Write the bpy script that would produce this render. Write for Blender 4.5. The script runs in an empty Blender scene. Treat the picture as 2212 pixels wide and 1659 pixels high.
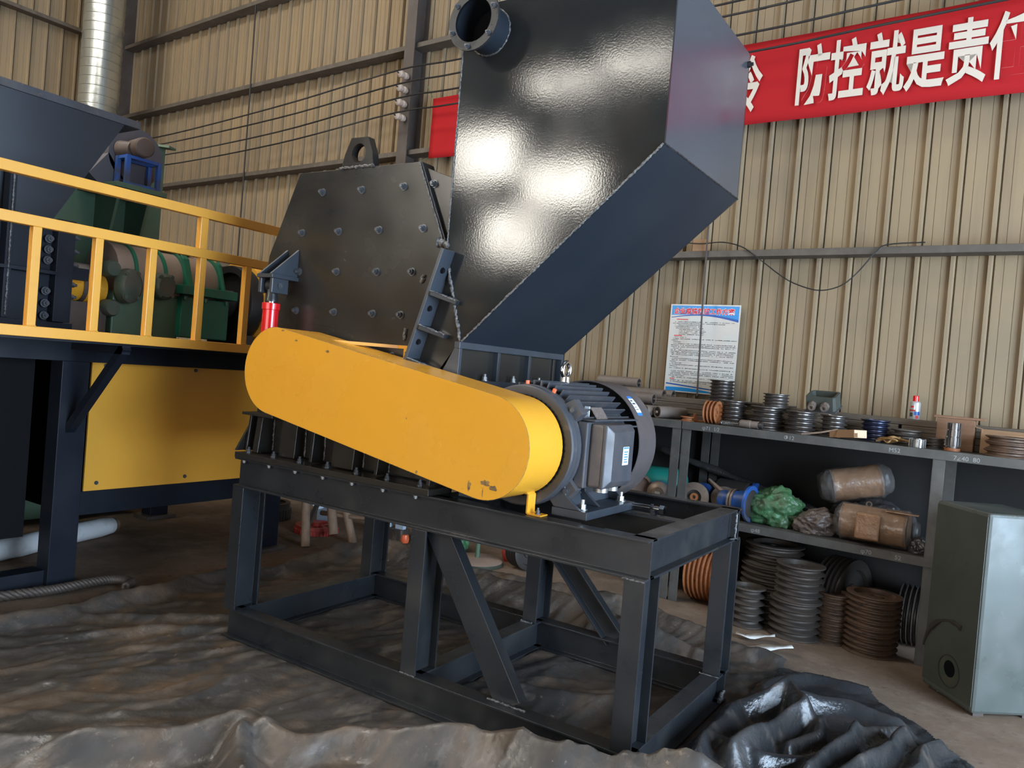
import bpy, bmesh, math, random
from mathutils import Vector, Matrix, noise
random.seed(7)
SC = bpy.context.scene
COL = SC.collection
PI = math.pi

# ------------------------------------------------------------------ camera
cam_d = bpy.data.cameras.new('camera'); cam = bpy.data.objects.new('camera', cam_d); COL.objects.link(cam)
cam_d.sensor_width = 36.0; cam_d.lens = 1673.726 / 2212 * 36.0
cam_d.clip_start = 0.05; cam_d.clip_end = 200
yaw, pitch, roll = 0.5752, -0.01805, 0.0837
cy_, sy_, cp_, sp_ = math.cos(yaw), math.sin(yaw), math.cos(pitch), math.sin(pitch)
fwd = Vector((-sy_*cp_, cy_*cp_, sp_)); rgt = Vector((cy_, sy_, 0)); upv = rgt.cross(fwd)
r2 = rgt*math.cos(roll) + upv*math.sin(roll); u2 = -rgt*math.sin(roll) + upv*math.cos(roll)
mw = Matrix(((r2.x, u2.x, -fwd.x, 1.1206), (r2.y, u2.y, -fwd.y, -2.7732), (r2.z, u2.z, -fwd.z, 1.6), (0, 0, 0, 1)))
cam.matrix_world = mw
SC.camera = cam

# ------------------------------------------------------------------ world, exposure
wd = bpy.data.worlds.new('world'); SC.world = wd; wd.use_nodes = True
bgn = wd.node_tree.nodes['Background']; bgn.inputs[0].default_value = (0.62, 0.78, 1.0, 1); bgn.inputs[1].default_value = 1.0
SC.view_settings.view_transform = 'Standard'; SC.view_settings.look = 'None'
SC.view_settings.exposure = 0.0; SC.view_settings.gamma = 1.0; SC.view_settings.use_curve_mapping = False
SKY_E, DOOR_E, WIN_E, FILL_E = 12.0, 23.0, 33.0, 4.2      # brightness of roof lights, doorway daylight, high windows, added fill panel

# ------------------------------------------------------------------ materials
MATS = {}
def P(name, base, rough=.5, metal=0.0, spec=.5, coat=0.0, mix=None, bump=None, rvar=None, emit=None, trans=0.0, alpha=1.0, crease=None):
    """mix: list of (scale, lo, hi, colour, stretch) noise patches laid over base; bump: (scale, strength[, stretch])"""
    m = bpy.data.materials.new(name); m.use_nodes = True; MATS[name] = m
    nt = m.node_tree; N = nt.nodes; L = nt.links; b = N['Principled BSDF']
    b.inputs['Base Color'].default_value = (*base, 1); b.inputs['Roughness'].default_value = rough
    b.inputs['Metallic'].default_value = metal; b.inputs['Specular IOR Level'].default_value = spec
    b.inputs['Coat Weight'].default_value = coat; b.inputs['Coat Roughness'].default_value = .12
    b.inputs['Transmission Weight'].default_value = trans; b.inputs['Alpha'].default_value = alpha
    if emit: b.inputs['Emission Color'].default_value = (*emit[0], 1); b.inputs['Emission Strength'].default_value = emit[1]
    tc = None
    def coord(st):
        nonlocal tc
        if tc is None: tc = N.new('ShaderNodeTexCoord')
        if st == (1, 1, 1): return tc.outputs['Object']
        mp = N.new('ShaderNodeMapping'); mp.inputs['Scale'].default_value = st
        L.new(tc.outputs['Object'], mp.inputs['Vector']); return mp.outputs[0]
    prev = None
    for k, q in enumerate(mix or []):
        sc, lo, hi, c2 = q[:4]; st = q[4] if len(q) > 4 else (1, 1, 1)
        nz = N.new('ShaderNodeTexNoise'); nz.inputs['Scale'].default_value = sc; nz.inputs['Detail'].default_value = 6
        nz.inputs['Roughness'].default_value = .62
        L.new(coord(st), nz.inputs['Vector'])
        mr = N.new('ShaderNodeMapRange'); mr.inputs['From Min'].default_value = lo; mr.inputs['From Max'].default_value = hi
        L.new(nz.outputs['Fac'], mr.inputs['Value'])
        mx = N.new('ShaderNodeMix'); mx.data_type = 'RGBA'
        L.new(mr.outputs[0], mx.inputs['Factor'])
        if prev is None: mx.inputs['A'].default_value = (*base, 1)
        else: L.new(prev, mx.inputs['A'])
        mx.inputs['B'].default_value = (*c2, 1); prev = mx.outputs['Result']
    if prev is not None: L.new(prev, b.inputs['Base Color'])
    if rvar:
        nz = N.new('ShaderNodeTexNoise'); nz.inputs['Scale'].default_value = rvar[0]; nz.inputs['Detail'].default_value = 5
        L.new(coord((1, 1, 1)), nz.inputs['Vector'])
        mr = N.new('ShaderNodeMapRange'); mr.inputs['From Min'].default_value = .35; mr.inputs['From Max'].default_value = .68
        mr.inputs['To Min'].default_value = rvar[1]; mr.inputs['To Max'].default_value = rvar[2]
        L.new(nz.outputs['Fac'], mr.inputs['Value']); L.new(mr.outputs[0], b.inputs['Roughness'])
    if crease:
        rz_ = N.new('ShaderNodeTexNoise'); rz_.noise_type = 'RIDGED_MULTIFRACTAL'; rz_.inputs['Scale'].default_value = crease[0]; rz_.inputs['Detail'].default_value = 5
        L.new(coord(crease[2]), rz_.inputs['Vector'])
        n2 = N.new('ShaderNodeTexNoise'); n2.inputs['Scale'].default_value = crease[0]*6; n2.inputs['Detail'].default_value = 5
        L.new(coord((1, 1, 1)), n2.inputs['Vector'])
        ma = N.new('ShaderNodeMath'); ma.operation = 'MULTIPLY_ADD'; ma.inputs[1].default_value = .35
        L.new(n2.outputs['Fac'], ma.inputs[0]); L.new(rz_.outputs['Fac'], ma.inputs[2])
        bp = N.new('ShaderNodeBump'); bp.inputs['Strength'].default_value = crease[1]; bp.inputs['Distance'].default_value = .02
        L.new(ma.outputs[0], bp.inputs['Height']); L.new(bp.outputs[0], b.inputs['Normal'])
    elif bump:
        nz = N.new('ShaderNodeTexNoise'); nz.inputs['Scale'].default_value = bump[0]; nz.inputs['Detail'].default_value = 4
        L.new(coord(bump[2] if len(bump) > 2 else (1, 1, 1)), nz.inputs['Vector'])
        bp = N.new('ShaderNodeBump'); bp.inputs['Strength'].default_value = bump[1]; bp.inputs['Distance'].default_value = bump[3] if len(bump) > 3 else (.01 if bump[1] > .15 else .002)
        L.new(nz.outputs['Fac'], bp.inputs['Height']); L.new(bp.outputs[0], b.inputs['Normal'])
    return m

P('gloss_black', (.018, .021, .023), .09, spec=.5, mix=[(2.2, .5, .75, (.026, .025, .022))], bump=(120, .075), rvar=(3.0, .07, .13))
P('hull_black', (.017, .018, .018), .2, mix=[(1.7, .40, .80, (.034, .027, .019)), (2.4, .35, .8, (.026, .023, .018), (.5, 1, 3)), (22, .68, .80, (.045, .042, .038))], bump=(180, .06), rvar=(3, .18, .30))
P('frame_black', (.018, .020, .023), .32, spec=.5, mix=[(3.0, .52, .75, (.036, .036, .034)), (9, .70, .8, (.07, .045, .03))], bump=(120, .05), rvar=(5, .24, .45))
P('black_lit', (.050, .058, .070), .20, spec=.7, mix=[(2, .4, .8, (.042, .046, .054))], bump=(120, .03), rvar=(3, .16, .26))  # lighter copy of the black paint, light and reflection put into the colour
P('flange_grey', (.036, .044, .056), .34, spec=.6, mix=[(5, .5, .8, (.028, .032, .038))], rvar=(6, .28, .45))
P('navy_paint', (.008, .011, .018), .42, spec=.25, mix=[(3, .5, .8, (.016, .018, .023))], rvar=(4, .36, .55))
P('hopper_navy', (.015, .020, .028), .36, mix=[(2, .45, .8, (.021, .026, .034))])
P('guard_yellow', (.72, .335, .027), .26, coat=.1, mix=[(1.6, .42, .75, (.67, .315, .023)), (26, .70, .76, (.45, .22, .03))], bump=(90, .03), rvar=(3, .2, .34))
P('rail_yellow', (.78, .38, .060), .30, mix=[(8, .55, .8, (.70, .34, .07))], bump=(60, .04))
P('panel_yellow', (.84, .41, .050), .32, mix=[(2, .4, .8, (.78, .37, .045))])
P('scuff', (.10, .065, .03), .7, mix=[(60, .4, .6, (.30, .17, .04))])
P('red_paint', (.62, .008, .012), .2, coat=.4)
P('motor_grey', (.050, .053, .062), .38, spec=.5, mix=[(5, .5, .75, (.085, .072, .066)), (20, .6, .75, (.11, .095, .085))], rvar=(8, .3, .6))
P('motor_cover', (.085, .072, .070), .42, mix=[(5, .48, .7, (.135, .11, .098)), (18, .62, .72, (.06, .068, .078))], rvar=(6, .35, .6))
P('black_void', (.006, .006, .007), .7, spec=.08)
P('zinc', (.36, .36, .35), .36, metal=.8, mix=[(40, .5, .7, (.22, .20, .185))])
P('dark_bolt', (.085, .095, .11), .32, metal=.5, mix=[(50, .5, .7, (.20, .20, .21))])
P('weld', (.20, .20, .20), .42, metal=.5, mix=[(90, .45, .6, (.07, .07, .075))], bump=(220, .5))
P('chrome', (.70, .68, .66), .14, metal=1.0)
P('label_white', (.78, .80, .83), .4)
P('label_blue', (.03, .20, .62), .4)
P('ink_black', (.025, .025, .03), .6)
P('ink_red', (.70, .02, .02), .5)
P('nameplate', (.22, .18, .16), .45, metal=.5, mix=[(120, .5, .6, (.33, .28, .25))])
P('orange_plastic', (.85, .15, .05), .35)
P('wall_panel', (.300, .223, .136), .7, spec=.15, mix=[(1.1, .40, .70, (.25, .195, .132)), (9, .50, .78, (.205, .155, .102), (1, 1, .06)), (40, .62, .74, (.23, .185, .14), (1, 1, .05))], rvar=(3, .5, .75))
P('purlin_grey', (.105, .088, .072), .6, spec=.3, mix=[(7, .45, .7, (.145, .12, .098)), (18, .6, .75, (.08, .06, .05))])
P('column_brown', (.066, .050, .042), .55, mix=[(4, .45, .7, (.09, .075, .068)), (14, .65, .75, (.14, .075, .04))])
P('concrete', (.22, .155, .108), .85, spec=.2, mix=[(.8, .40, .66, (.145, .105, .077)), (5, .48, .72, (.27, .20, .147)), (18, .60, .75, (.11, .082, .062)), (60, .62, .74, (.34, .27, .21))], bump=(30, .25))
P('tarp', (.070, .060, .052), .42, spec=.5, mix=[(1.0, .40, .60, (.034, .033, .032)), (2.6, .48, .66, (.125, .086, .058), (1.6, .8, 1)), (5, .54, .70, (.15, .125, .105), (1.8, .7, 1)), (15, .60, .72, (.040, .038, .036)), (26, .63, .74, (.22, .17, .125))], crease=(5.5, .55, (1.5, .75, 1)), rvar=(7, .28, .62))
P('tarp_black', (.022, .023, .025), .28, spec=.6, mix=[(2, .45, .65, (.040, .040, .041)), (6, .58, .72, (.085, .07, .058))], crease=(7, .5, (1, 1, 1)), rvar=(6, .16, .42))
P('shelf_steel', (.075, .072, .066), .55, metal=.1, mix=[(6, .45, .7, (.11, .105, .095)), (16, .62, .74, (.12, .07, .045))])
P('shelf_shade', (.022, .021, .020), .8, spec=.2, mix=[(4, .5, .7, (.02, .019, .018))])  # rack interior's shade put into a near-black colour
P('dusty_wood', (.115, .088, .064), .85, mix=[(4, .4, .7, (.16, .125, .092), (.25, 3, 6)), (18, .55, .7, (.065, .05, .04), (.2, 3, 6))], bump=(30, .5, (.2, 3, 5)))
P('wood_board', (.24, .125, .066), .7, mix=[(6, .4, .7, (.17, .085, .045), (1, 1, 6)), (20, .55, .7, (.14, .08, .045), (1, 1, 8))])
P('log_wood', (.25, .17, .115), .8, mix=[(8, .4, .7, (.17, .115, .08), (4, 4, .6))], bump=(25, .4))
P('cardboard', (.36, .205, .105), .75, mix=[(5, .4, .75, (.28, .16, .082))])
P('cardboard_light', (.66, .45, .29), .75)
P('pulley_steel', (.16, .145, .135), .38, metal=.75, mix=[(14, .5, .7, (.11, .08, .06)), (40, .6, .75, (.05, .04, .035))], rvar=(10, .28, .55))
P('pulley_rust', (.15, .088, .055), .6, metal=.35, mix=[(8, .45, .7, (.10, .068, .05)), (26, .55, .7, (.055, .045, .04))])
P('pulley_dull', (.105, .085, .070), .55, metal=.35, mix=[(9, .45, .7, (.075, .066, .06))])
P('rust_orange', (.36, .125, .040), .65, metal=.15, mix=[(10, .45, .7, (.24, .09, .035)), (30, .58, .7, (.11, .06, .035))])
P('blue_steel', (.035, .04, .075), .35, metal=.6, mix=[(10, .5, .7, (.07, .06, .07))])
P('roller_grey', (.175, .135, .108), .6, mix=[(5, .45, .7, (.14, .105, .085)), (20, .6, .7, (.09, .07, .06))])
P('rubber_black', (.018, .017, .016), .5)
P('green_bag', (.055, .15, .062), .38, mix=[(7, .45, .7, (.10, .135, .075)), (12, .6, .72, (.03, .25, .07))], crease=(9, .8, (1, 1, 1)), rvar=(9, .22, .5))
P('brown_bag', (.135, .100, .082), .25, mix=[(8, .45, .7, (.09, .066, .055))], crease=(11, .8, (1, 1, 1)))
P('wrap_brown', (.36, .20, .105), .25, coat=.6, mix=[(6, .45, .7, (.30, .16, .085))], crease=(8, .8, (1, 1, 1)))
P('film', (.20, .19, .18), .14, spec=.8, crease=(11, .8, (1, 1, 1)), alpha=.40)
P('film_thin', (.22, .19, .16), .12, spec=.8, crease=(10, 1.0, (1, 1, 1)), alpha=.22)
P('dark_film', (.035, .033, .033), .22, spec=.6, crease=(11, .8, (1, 1, 1)))
P('blue_paint', (.02, .095, .36), .45, mix=[(7, .45, .62, (.06, .065, .085)), (20, .6, .7, (.11, .09, .08))])
P('teal_paint', (.015, .30, .25), .4, mix=[(4, .45, .75, (.09, .13, .12))])
P('bare_iron', (.25, .185, .14), .5, metal=.4, mix=[(10, .45, .7, (.16, .115, .09))])
P('grease_dark', (.040, .034, .030), .45)
P('green_dark', (.075, .135, .082), .5, mix=[(3, .45, .75, (.10, .15, .095))])
P('green_bright', (.010, .15, .085), .36, mix=[(6, .45, .75, (.018, .10, .06)), (14, .6, .75, (.07, .07, .05))])
P('green_greasy', (.050, .070, .048), .5, mix=[(9, .45, .7, (.085, .068, .05))])
P('dusty_pink', (.33, .235, .18), .5, mix=[(3, .4, .7, (.24, .18, .145))])
P('blower_grey', (.085, .082, .095), .55, mix=[(5, .45, .7, (.11, .085, .08))])
P('rusty_brown', (.095, .062, .048), .6, mix=[(9, .45, .7, (.06, .045, .04))])
P('galvanised', (.60, .62, .58), .26, metal=.85, mix=[(2, .4, .7, (.50, .53, .50))], bump=(6, .25))
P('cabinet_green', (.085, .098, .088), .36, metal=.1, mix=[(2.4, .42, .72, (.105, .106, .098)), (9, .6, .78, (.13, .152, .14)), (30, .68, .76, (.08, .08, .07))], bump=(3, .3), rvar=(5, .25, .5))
P('cabinet_shaded', (.062, .070, .058), .5, mix=[(3, .42, .72, (.048, .050, .040)), (12, .62, .76, (.04, .034, .027))])  # darker copy of the cabinet green, its shade put into the colour
P('banner_red', (.40, .017, .020), .75, spec=.08, mix=[(1.2, .45, .75, (.37, .018, .022))], bump=(5, .15))
P('banner_white', (.62, .54, .45), .7)
P('poster_paper', (.60, .60, .56), .3, mix=[(2.2, .40, .66, (.62, .54, .47)), (1.4, .55, .75, (.50, .62, .58))], bump=(14, .35))
P('poster_blue', (.012, .25, .62), .3)
P('poster_deep', (.010, .09, .36), .3)
P('white_plastic', (.85, .87, .88), .4, mix=[(4, .55, .75, (.55, .57, .58))], bump=(12, .2))
P('can_silver', (.55, .56, .56), .3, metal=.4)
P('paper_white', (.72, .71, .68), .7)
P('cable_black', (.020, .019, .018), .6)
P('porcelain', (.50, .40, .33), .35)
P('chalk', (.30, .30, .29), .9)
P('strap_ochre', (.30, .17, .06), .6)
P('fire_red', (.50, .05, .035), .5, mix=[(9, .45, .7, (.32, .045, .035))])
P('light_blue', (.42, .52, .62), .45)
P('roof_sheet', (.10, .098, .095), .7)
P('front_wall', (.11, .10, .088), .7)
P('skylight', (.8, .8, .8), .6, emit=((1.0, .95, .86), SKY_E))
P('window_glow', (.8, .8, .8), .5, emit=((1.0, .94, .83), WIN_E))
P('fill_glow', (.8, .8, .8), .6, emit=((1.0, .94, .86), FILL_E))
P('door_glow', (.8, .8, .8), .6, emit=((.60, .78, 1.0), DOOR_E))

# ------------------------------------------------------------------ mesh helpers
class MB:
    """collects shapes in world (or local) coordinates and links them as ONE mesh object"""
    def __init__(s, M=None): s.v = []; s.f = []; s.M = M
    def add(s, vs, fs):
        n = len(s.v)
        s.v += [(s.M @ Vector(p)) if s.M else Vector(p) for p in vs]; s.f += [tuple(i+n for i in f) for f in fs]; return s
    def box(s, x0, x1, y0, y1, z0, z1):
        vs = [(x, y, z) for x in (x0, x1) for y in (y0, y1) for z in (z0, z1)]
        return s.add(vs, [(0, 1, 3, 2), (4, 6, 7, 5), (0, 4, 5, 1), (2, 3, 7, 6), (0, 2, 6, 4), (1, 5, 7, 3)])
    def prism(s, poly, o, u, w, h):
        """2D polygon in plane (o; u,w), extruded by vector h"""
        o, u, w, h = map(Vector, (o, u, w, h)); n = len(poly)
        a = [o+u*p[0]+w*p[1] for p in poly]; b = [p+h for p in a]
        fs = [tuple(range(n-1, -1, -1)), tuple(range(n, 2*n))] + [(i, (i+1) % n, n+(i+1) % n, n+i) for i in range(n)]
        return s.add(a+b, fs)
    def xz(s, poly, y0, y1): return s.prism(poly, (0, y0, 0), (1, 0, 0), (0, 0, 1), (0, y1-y0, 0))
    def yz(s, poly, x0, x1): return s.prism(poly, (x0, 0, 0), (0, 1, 0), (0, 0, 1), (x1-x0, 0, 0))
    def xy(s, poly, z0, z1): return s.prism(poly, (0, 0, z0), (1, 0, 0), (0, 1, 0), (0, 0, z1-z0))
    def bar(s, p0, p1, w, h, up=(0, 0, 1)):
        p0, p1, up = Vector(p0), Vector(p1), Vector(up); d = (p1-p0).normalized(); sd = d.cross(up).normalized(); u = sd.cross(d)
        return s.prism([(-w/2, -h/2), (w/2, -h/2), (w/2, h/2), (-w/2, h/2)], p0, sd, u, p1-p0)
    def ibeam(s, p0, p1, up, h=.16, b=.088, tw=.008, tf=.010):
        p0, p1, up = Vector(p0), Vector(p1), Vector(up); d = (p1-p0).normalized(); sd = d.cross(up).normalized()
        H, B, t = h/2, b/2, tw/2
        pf = [(-B, -H), (B, -H), (B, -H+tf), (t, -H+tf), (t, H-tf), (B, H-tf), (B, H), (-B, H), (-B, H-tf), (-t, H-tf), (-t, -H+tf), (-B, -H+tf)]
        return s.prism(pf, p0, sd, up, p1-p0)
    def channel(s, p0, p1, up, open_dir, h=.1, b=.048, tw=.007, tf=.009):
        p0, p1, up, od = map(Vector, (p0, p1, up, open_dir)); H = h/2
        pf = [(0, -H), (b, -H), (b, -H+tf), (tw, -H+tf), (tw, H-tf), (b, H-tf), (b, H), (0, H)]
        return s.prism(pf, p0, od, up, p1-p0)
    def cyl(s, p0, p1, r, r1=None, n=20, caps=True):
        p0, p1 = Vector(p0), Vector(p1); d = (p1-p0).normalized(); r1 = r if r1 is None else r1
        a = d.orthogonal().normalized(); b = d.cross(a)
        vs = [p0+(a*math.cos(t)+b*math.sin(t))*r for t in [2*PI*i/n for i in range(n)]] + [p1+(a*math.cos(t)+b*math.sin(t))*r1 for t in [2*PI*i/n for i in range(n)]]
        fs = [(i, (i+1) % n, n+(i+1) % n, n+i) for i in range(n)]
        if caps: fs += [tuple(range(n-1, -1, -1)), tuple(range(n, 2*n))]
        return s.add(vs, fs)
    def lathe(s, prof, p0, ax, n=28):
        """prof: (radius, distance along axis) closed at the ends when radius 0"""
        p0, ax = Vector(p0), Vector(ax).normalized(); a = ax.orthogonal().normalized(); b = ax.cross(a); vs = []; fs = []
        for r, t in prof:
            for i in range(n): vs.append(p0+ax*t+(a*math.cos(2*PI*i/n)+b*math.sin(2*PI*i/n))*r)
        for k in range(len(prof)-1):
            for i in range(n): fs.append((k*n+i, k*n+(i+1) % n, (k+1)*n+(i+1) % n, (k+1)*n+i))
        return s.add(vs, fs)
    def tube(s, pts, r, n=8, closed=False):
        pts = [Vector(p) for p in pts]; m = len(pts); vs = []; fs = []; a = None
        for k, p in enumerate(pts):
            if closed: d = pts[(k+1) % m]-pts[k-1]
            else: d = pts[min(k+1, m-1)]-pts[max(k-1, 0)]
            d.normalize()
            if a is None: a = d.orthogonal().normalized()
            a = (a-d*a.dot(d)).normalized(); b = d.cross(a); rr = r[k] if isinstance(r, (list, tuple)) else r
            for i in range(n): vs.append(p+(a*math.cos(2*PI*i/n)+b*math.sin(2*PI*i/n))*rr)
        for k in range(m if closed else m-1):
            for i in range(n): fs.append((k*n+i, k*n+(i+1) % n, ((k+1) % m)*n+(i+1) % n, ((k+1) % m)*n+i))
        if not closed: fs += [tuple(range(n-1, -1, -1)), tuple(range((m-1)*n, m*n))]
        return s.add(vs, fs)
    def hexbolt(s, p, ax, r=.014, h=.014, stud=.012):
        p, ax = Vector(p), Vector(ax).normalized()
        s.cyl(p, p+ax*.004, r*1.35, n=14); s.cyl(p+ax*.004, p+ax*(.004+h), r, n=6)
        if stud: s.cyl(p+ax*(.004+h), p+ax*(.004+h+stud), r*.55, n=10)
        return s
    def bead(s, p0, p1, r=.006, step=.008):
        """lumpy weld seam"""
        p0, p1 = Vector(p0), Vector(p1); n = max(3, int((p1-p0).length/step)); pts = []; rs = []
        for i in range(n+1):
            pts.append(p0.lerp(p1, i/n)+Vector((random.uniform(-1, 1), random.uniform(-1, 1), random.uniform(-1, 1)))*r*.3); rs.append(r*random.uniform(.6, 1.25))
        return s.tube(pts, rs, n=6)
    def build(s, name, mat, parent=None, bevel=0, smooth=None, kind=None, label=None):
        me = bpy.data.meshes.new(name); off = parent_off(parent)
        inv = off.inverted() if off is not None else None
        me.from_pydata([(inv @ p) if inv else p for p in s.v], [], s.f); me.update()
        bm = bmesh.new(); bm.from_mesh(me); bmesh.ops.recalc_face_normals(bm, faces=bm.faces); bm.to_mesh(me); bm.free()
        me.materials.append(MATS[mat] if isinstance(mat, str) else mat)
        o = bpy.data.objects.new(name, me); COL.objects.link(o)
        if smooth:
            for p in me.polygons: p.use_smooth = True
            me.set_sharp_from_angle(angle=math.radians(smooth if smooth is not True else 35))
        if bevel:
            b = o.modifiers.new('bevel', 'BEVEL'); b.width = bevel; b.segments = 2; b.limit_method = 'ANGLE'; b.angle_limit = math.radians(40)
        if parent is not None: o.parent = parent
        if kind: o['kind'] = kind
        if label: o['label'] = label
        return o
def parent_off(p):
    if p is None: return None
    M = Matrix.Identity(4)
    while p is not None:
        M = p.matrix_basis @ M; p = p.parent
    return M
def tag(o, label, cat, group=None, kind=None):
    o['label'] = label; o['category'] = cat
    if group: o['group'] = group
    if kind: o['kind'] = kind
    return o
def thing(name, label, cat, loc=(0, 0, 0), rz=0, group=None):
    o = bpy.data.objects.new(name, None); COL.objects.link(o); o.empty_display_size = .1
    o.location = loc; o.rotation_euler = (0, 0, rz); return tag(o, label, cat, group)
def struct(o): o['kind'] = 'structure'; return o
def dup(src, loc, rz=0, label=None, group=None):
    r = src.copy(); COL.objects.link(r); r.location = loc; r.rotation_euler = (0, 0, rz)
    if label: r['label'] = label
    if group: r['group'] = group
    for ch in list(src.children):
        c = ch.copy(); COL.objects.link(c); c.parent = r
        for g in list(ch.children):
            d = g.copy(); COL.objects.link(d); d.parent = c
    return r
def text_part(name, body, size, M, mat, parent=None, bold=0.0, depth=.0008, sx=1.0, align='LEFT'):
    cu = bpy.data.curves.new(name, 'FONT'); cu.body = body; cu.size = size; cu.extrude = depth; cu.offset = bold; cu.align_x = align; cu.resolution_u = 3
    to = bpy.data.objects.new(name, cu); COL.objects.link(to); bpy.context.view_layer.update()
    me = bpy.data.meshes.new_from_object(to.evaluated_get(bpy.context.evaluated_depsgraph_get()))
    bpy.data.objects.remove(to)
    off = parent_off(parent); T = M @ Matrix.Diagonal((sx, 1, 1, 1))
    if off is not None: T = off.inverted() @ T
    me.transform(T); me.materials.clear(); me.materials.append(MATS[mat])
    o = bpy.data.objects.new(name, me); COL.objects.link(o)
    if parent is not None: o.parent = parent
    return o
# frame of the long wall: s along the wall, d towards it, z up
TH = -0.05417
WD_, WN_ = Vector((math.cos(TH), math.sin(TH), 0)), Vector((-math.sin(TH), math.cos(TH), 0))
def w2(s, d, z): return WD_*s + WN_*d + Vector((0, 0, z))
WM = Matrix.Rotation(TH, 4, 'Z')
def WB(): return MB(WM)
def wtext(s, d, z, tilt=0):    # text upright on a plane facing the room
    return Matrix.Translation(w2(s, d, z)) @ WM @ Matrix.Rotation(PI/2, 4, 'X') @ Matrix.Rotation(tilt, 4, 'Z')
FL = -.012   # bare floor level (the tarpaulin and the steel frame start at 0)
DW = 3.42    # distance of the long wall
SW, SE = -11.15, 5.6   # corners of the long wall
RZ = 8.2     # roof height
YF = -9.0    # opposite wall

# ------------------------------------------------------------------ building shell
def sheet_profile(a, b, pitch, first, rib_h=.026):
    """corrugated sheet: list of (along, height towards the room)"""
    pts = [(a, 0)]; k = math.ceil((a-first)/pitch)
    s = first+k*pitch
    while s < b-.03:
        if s > a+.03:
            pts += [(s-.020, 0), (s-.012, rib_h), (s+.008, rib_h), (s+.015, 0), (s+.016, -.022), (s+.026, -.022), (s+.027, 0)]  # slot at the rib foot added to give a dark shade line
            for q in (.36, .69):
                x = s+pitch*q
                if x < b-.03: pts += [(x-.003, 0), (x-.0025, -.004), (x, -.004), (x+.0005, 0)]
        s += pitch
    pts.append((b, 0)); return pts
def wall_sheet(name, pts, to3, z0, z1):
    m = MB(); n = len(pts)
    vs = [to3(p[0], p[1], z) for z in (z0, z1) for p in pts]
    m.add(vs, [(i, i+1, n+i+1, n+i) for i in range(n-1)])
    return struct(m.build(name, 'wall_panel'))
wall_sheet('wall_back', sheet_profile(SW, SE, .2245, -.398), lambda a, h, z: w2(a, DW-h, z), FL, RZ)
XL = w2(SW, DW, 0)
def lw(a, h, z): return XL + WN_*(a-DW) + WD_*h + Vector((0, 0, z))     # left end wall, a = distance coordinate
wall_sheet('wall_left', sheet_profile(YF-.9, DW, .2100, 2.43), lw, FL, RZ)
m = MB(); m.box(-14, 13, -11, 5.5, FL-.2, FL); struct(m.build('floor', 'concrete'))
m = MB(); m.box(-14, 13, -11, 5.5, RZ, RZ+.1); struct(m.build('ceiling', 'roof_sheet'))
m = WB(); m.box(SW-.6, SE+.2, YF-.7, YF-.6, FL, RZ); struct(m.build('wall_front', 'front_wall'))
m = WB(); m.box(SE, SE+.1, YF-.7, DW+.1, FL, RZ); struct(m.build('wall_right', 'front_wall'))
# roof lights
for k, (x0, x1, y0, y1) in enumerate([(-10.4, -2.6, -1.7, -.3), (-7.5, -4.0, -5.6, -4.4)]):
    m = MB(); m.box(x0, x1, y0, y1, RZ-.05, RZ-.01); struct(m.build('window_%d' % (k+1), 'skylight'))
# high windows in the opposite wall
k = 3
for (x0, x1, z0, z1) in [(-8.1, -6.6, 5.2, 6.2), (-6.4, -4.9, 4.65, 5.5), (-7.2, -6.0, 3.7, 4.6), (-6.5, -5.05, 6.75, 7.1), (-5.02, -3.5, 6.95, 7.3)]:
    m = WB(); m.box(x0, x1, YF-.6, YF-.57, z0, z1); o = struct(m.build('window_%d' % k, 'window_glow')); k += 1
    f = WB()
    for a in (x0, x1): f.box(a-.03, a+.03, YF-.6, YF-.54, z0, z1)
    for b in (z0, z1): f.box(x0-.03, x1+.03, YF-.6, YF-.54, b-.03, b+.03)
    f.build('window_frame', 'purlin_grey', o)
# tall open doorway in the right end wall, daylight behind it
m = WB(); m.box(SE-.03, SE, -2.7, 1.5, FL, 3.8); d1 = struct(m.build('door_1', 'door_glow'))
f = WB(); f.box(SE-.08, SE, -2.9, -2.7, FL, 4.0); f.box(SE-.08, SE, 1.5, 1.7, FL, 4.0); f.box(SE-.08, SE, -2.9, 1.7, 3.8, 4.0); f.build('door_frame', 'purlin_grey', d1)
m = WB(); m.box(-3.3, 3.4, YF-.6, YF-.57, FL, 3.8); d2 = struct(m.build('fill_panel', 'fill_glow'))  # unseen glowing panel, added to brighten the low left side
f = WB(); f.box(-3.5, -3.3, YF-.6, YF-.52, FL, 4.0); f.box(3.4, 3.6, YF-.6, YF-.52, FL, 4.0); f.box(-3.5, 3.6, YF-.6, YF-.52, 3.8, 4.0); f.build('door_frame', 'purlin_grey', d2)  # surround of the added fill panel
# purlins (wall rails): light top lip, dark underside
for k, z in enumerate((2.665, 3.825, 4.965, 6.04, 7.2)):
    m = WB(); m.box(SW+.02, SE, DW-.172, DW-.027, z-.025, z+.027)
    struct(m.build('trim_%d' % (k+1), 'purlin_grey', bevel=.003))
    m = MB(); p0 = lw(YF, .10, z+.02); p1 = lw(DW-.2, .10, z+.02); m.bar(p0, p1, .145, .052)
    struct(m.build('trim_%d' % (k+11), 'purlin_grey', bevel=.003))
# dark corner post and downpipe
m = WB(); m.box(SW+.02, SW+.20, DW-.20, DW-.02, FL, RZ); struct(m.build('trim_21', 'column_brown'))
# building column
m = MB(); m.ibeam(w2(-4.75, DW-.115, FL), w2(-4.75, DW-.115, RZ), WN_, h=.21, b=.145, tw=.010, tf=.013)
struct(m.build('trim_22', 'column_brown'))

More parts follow.
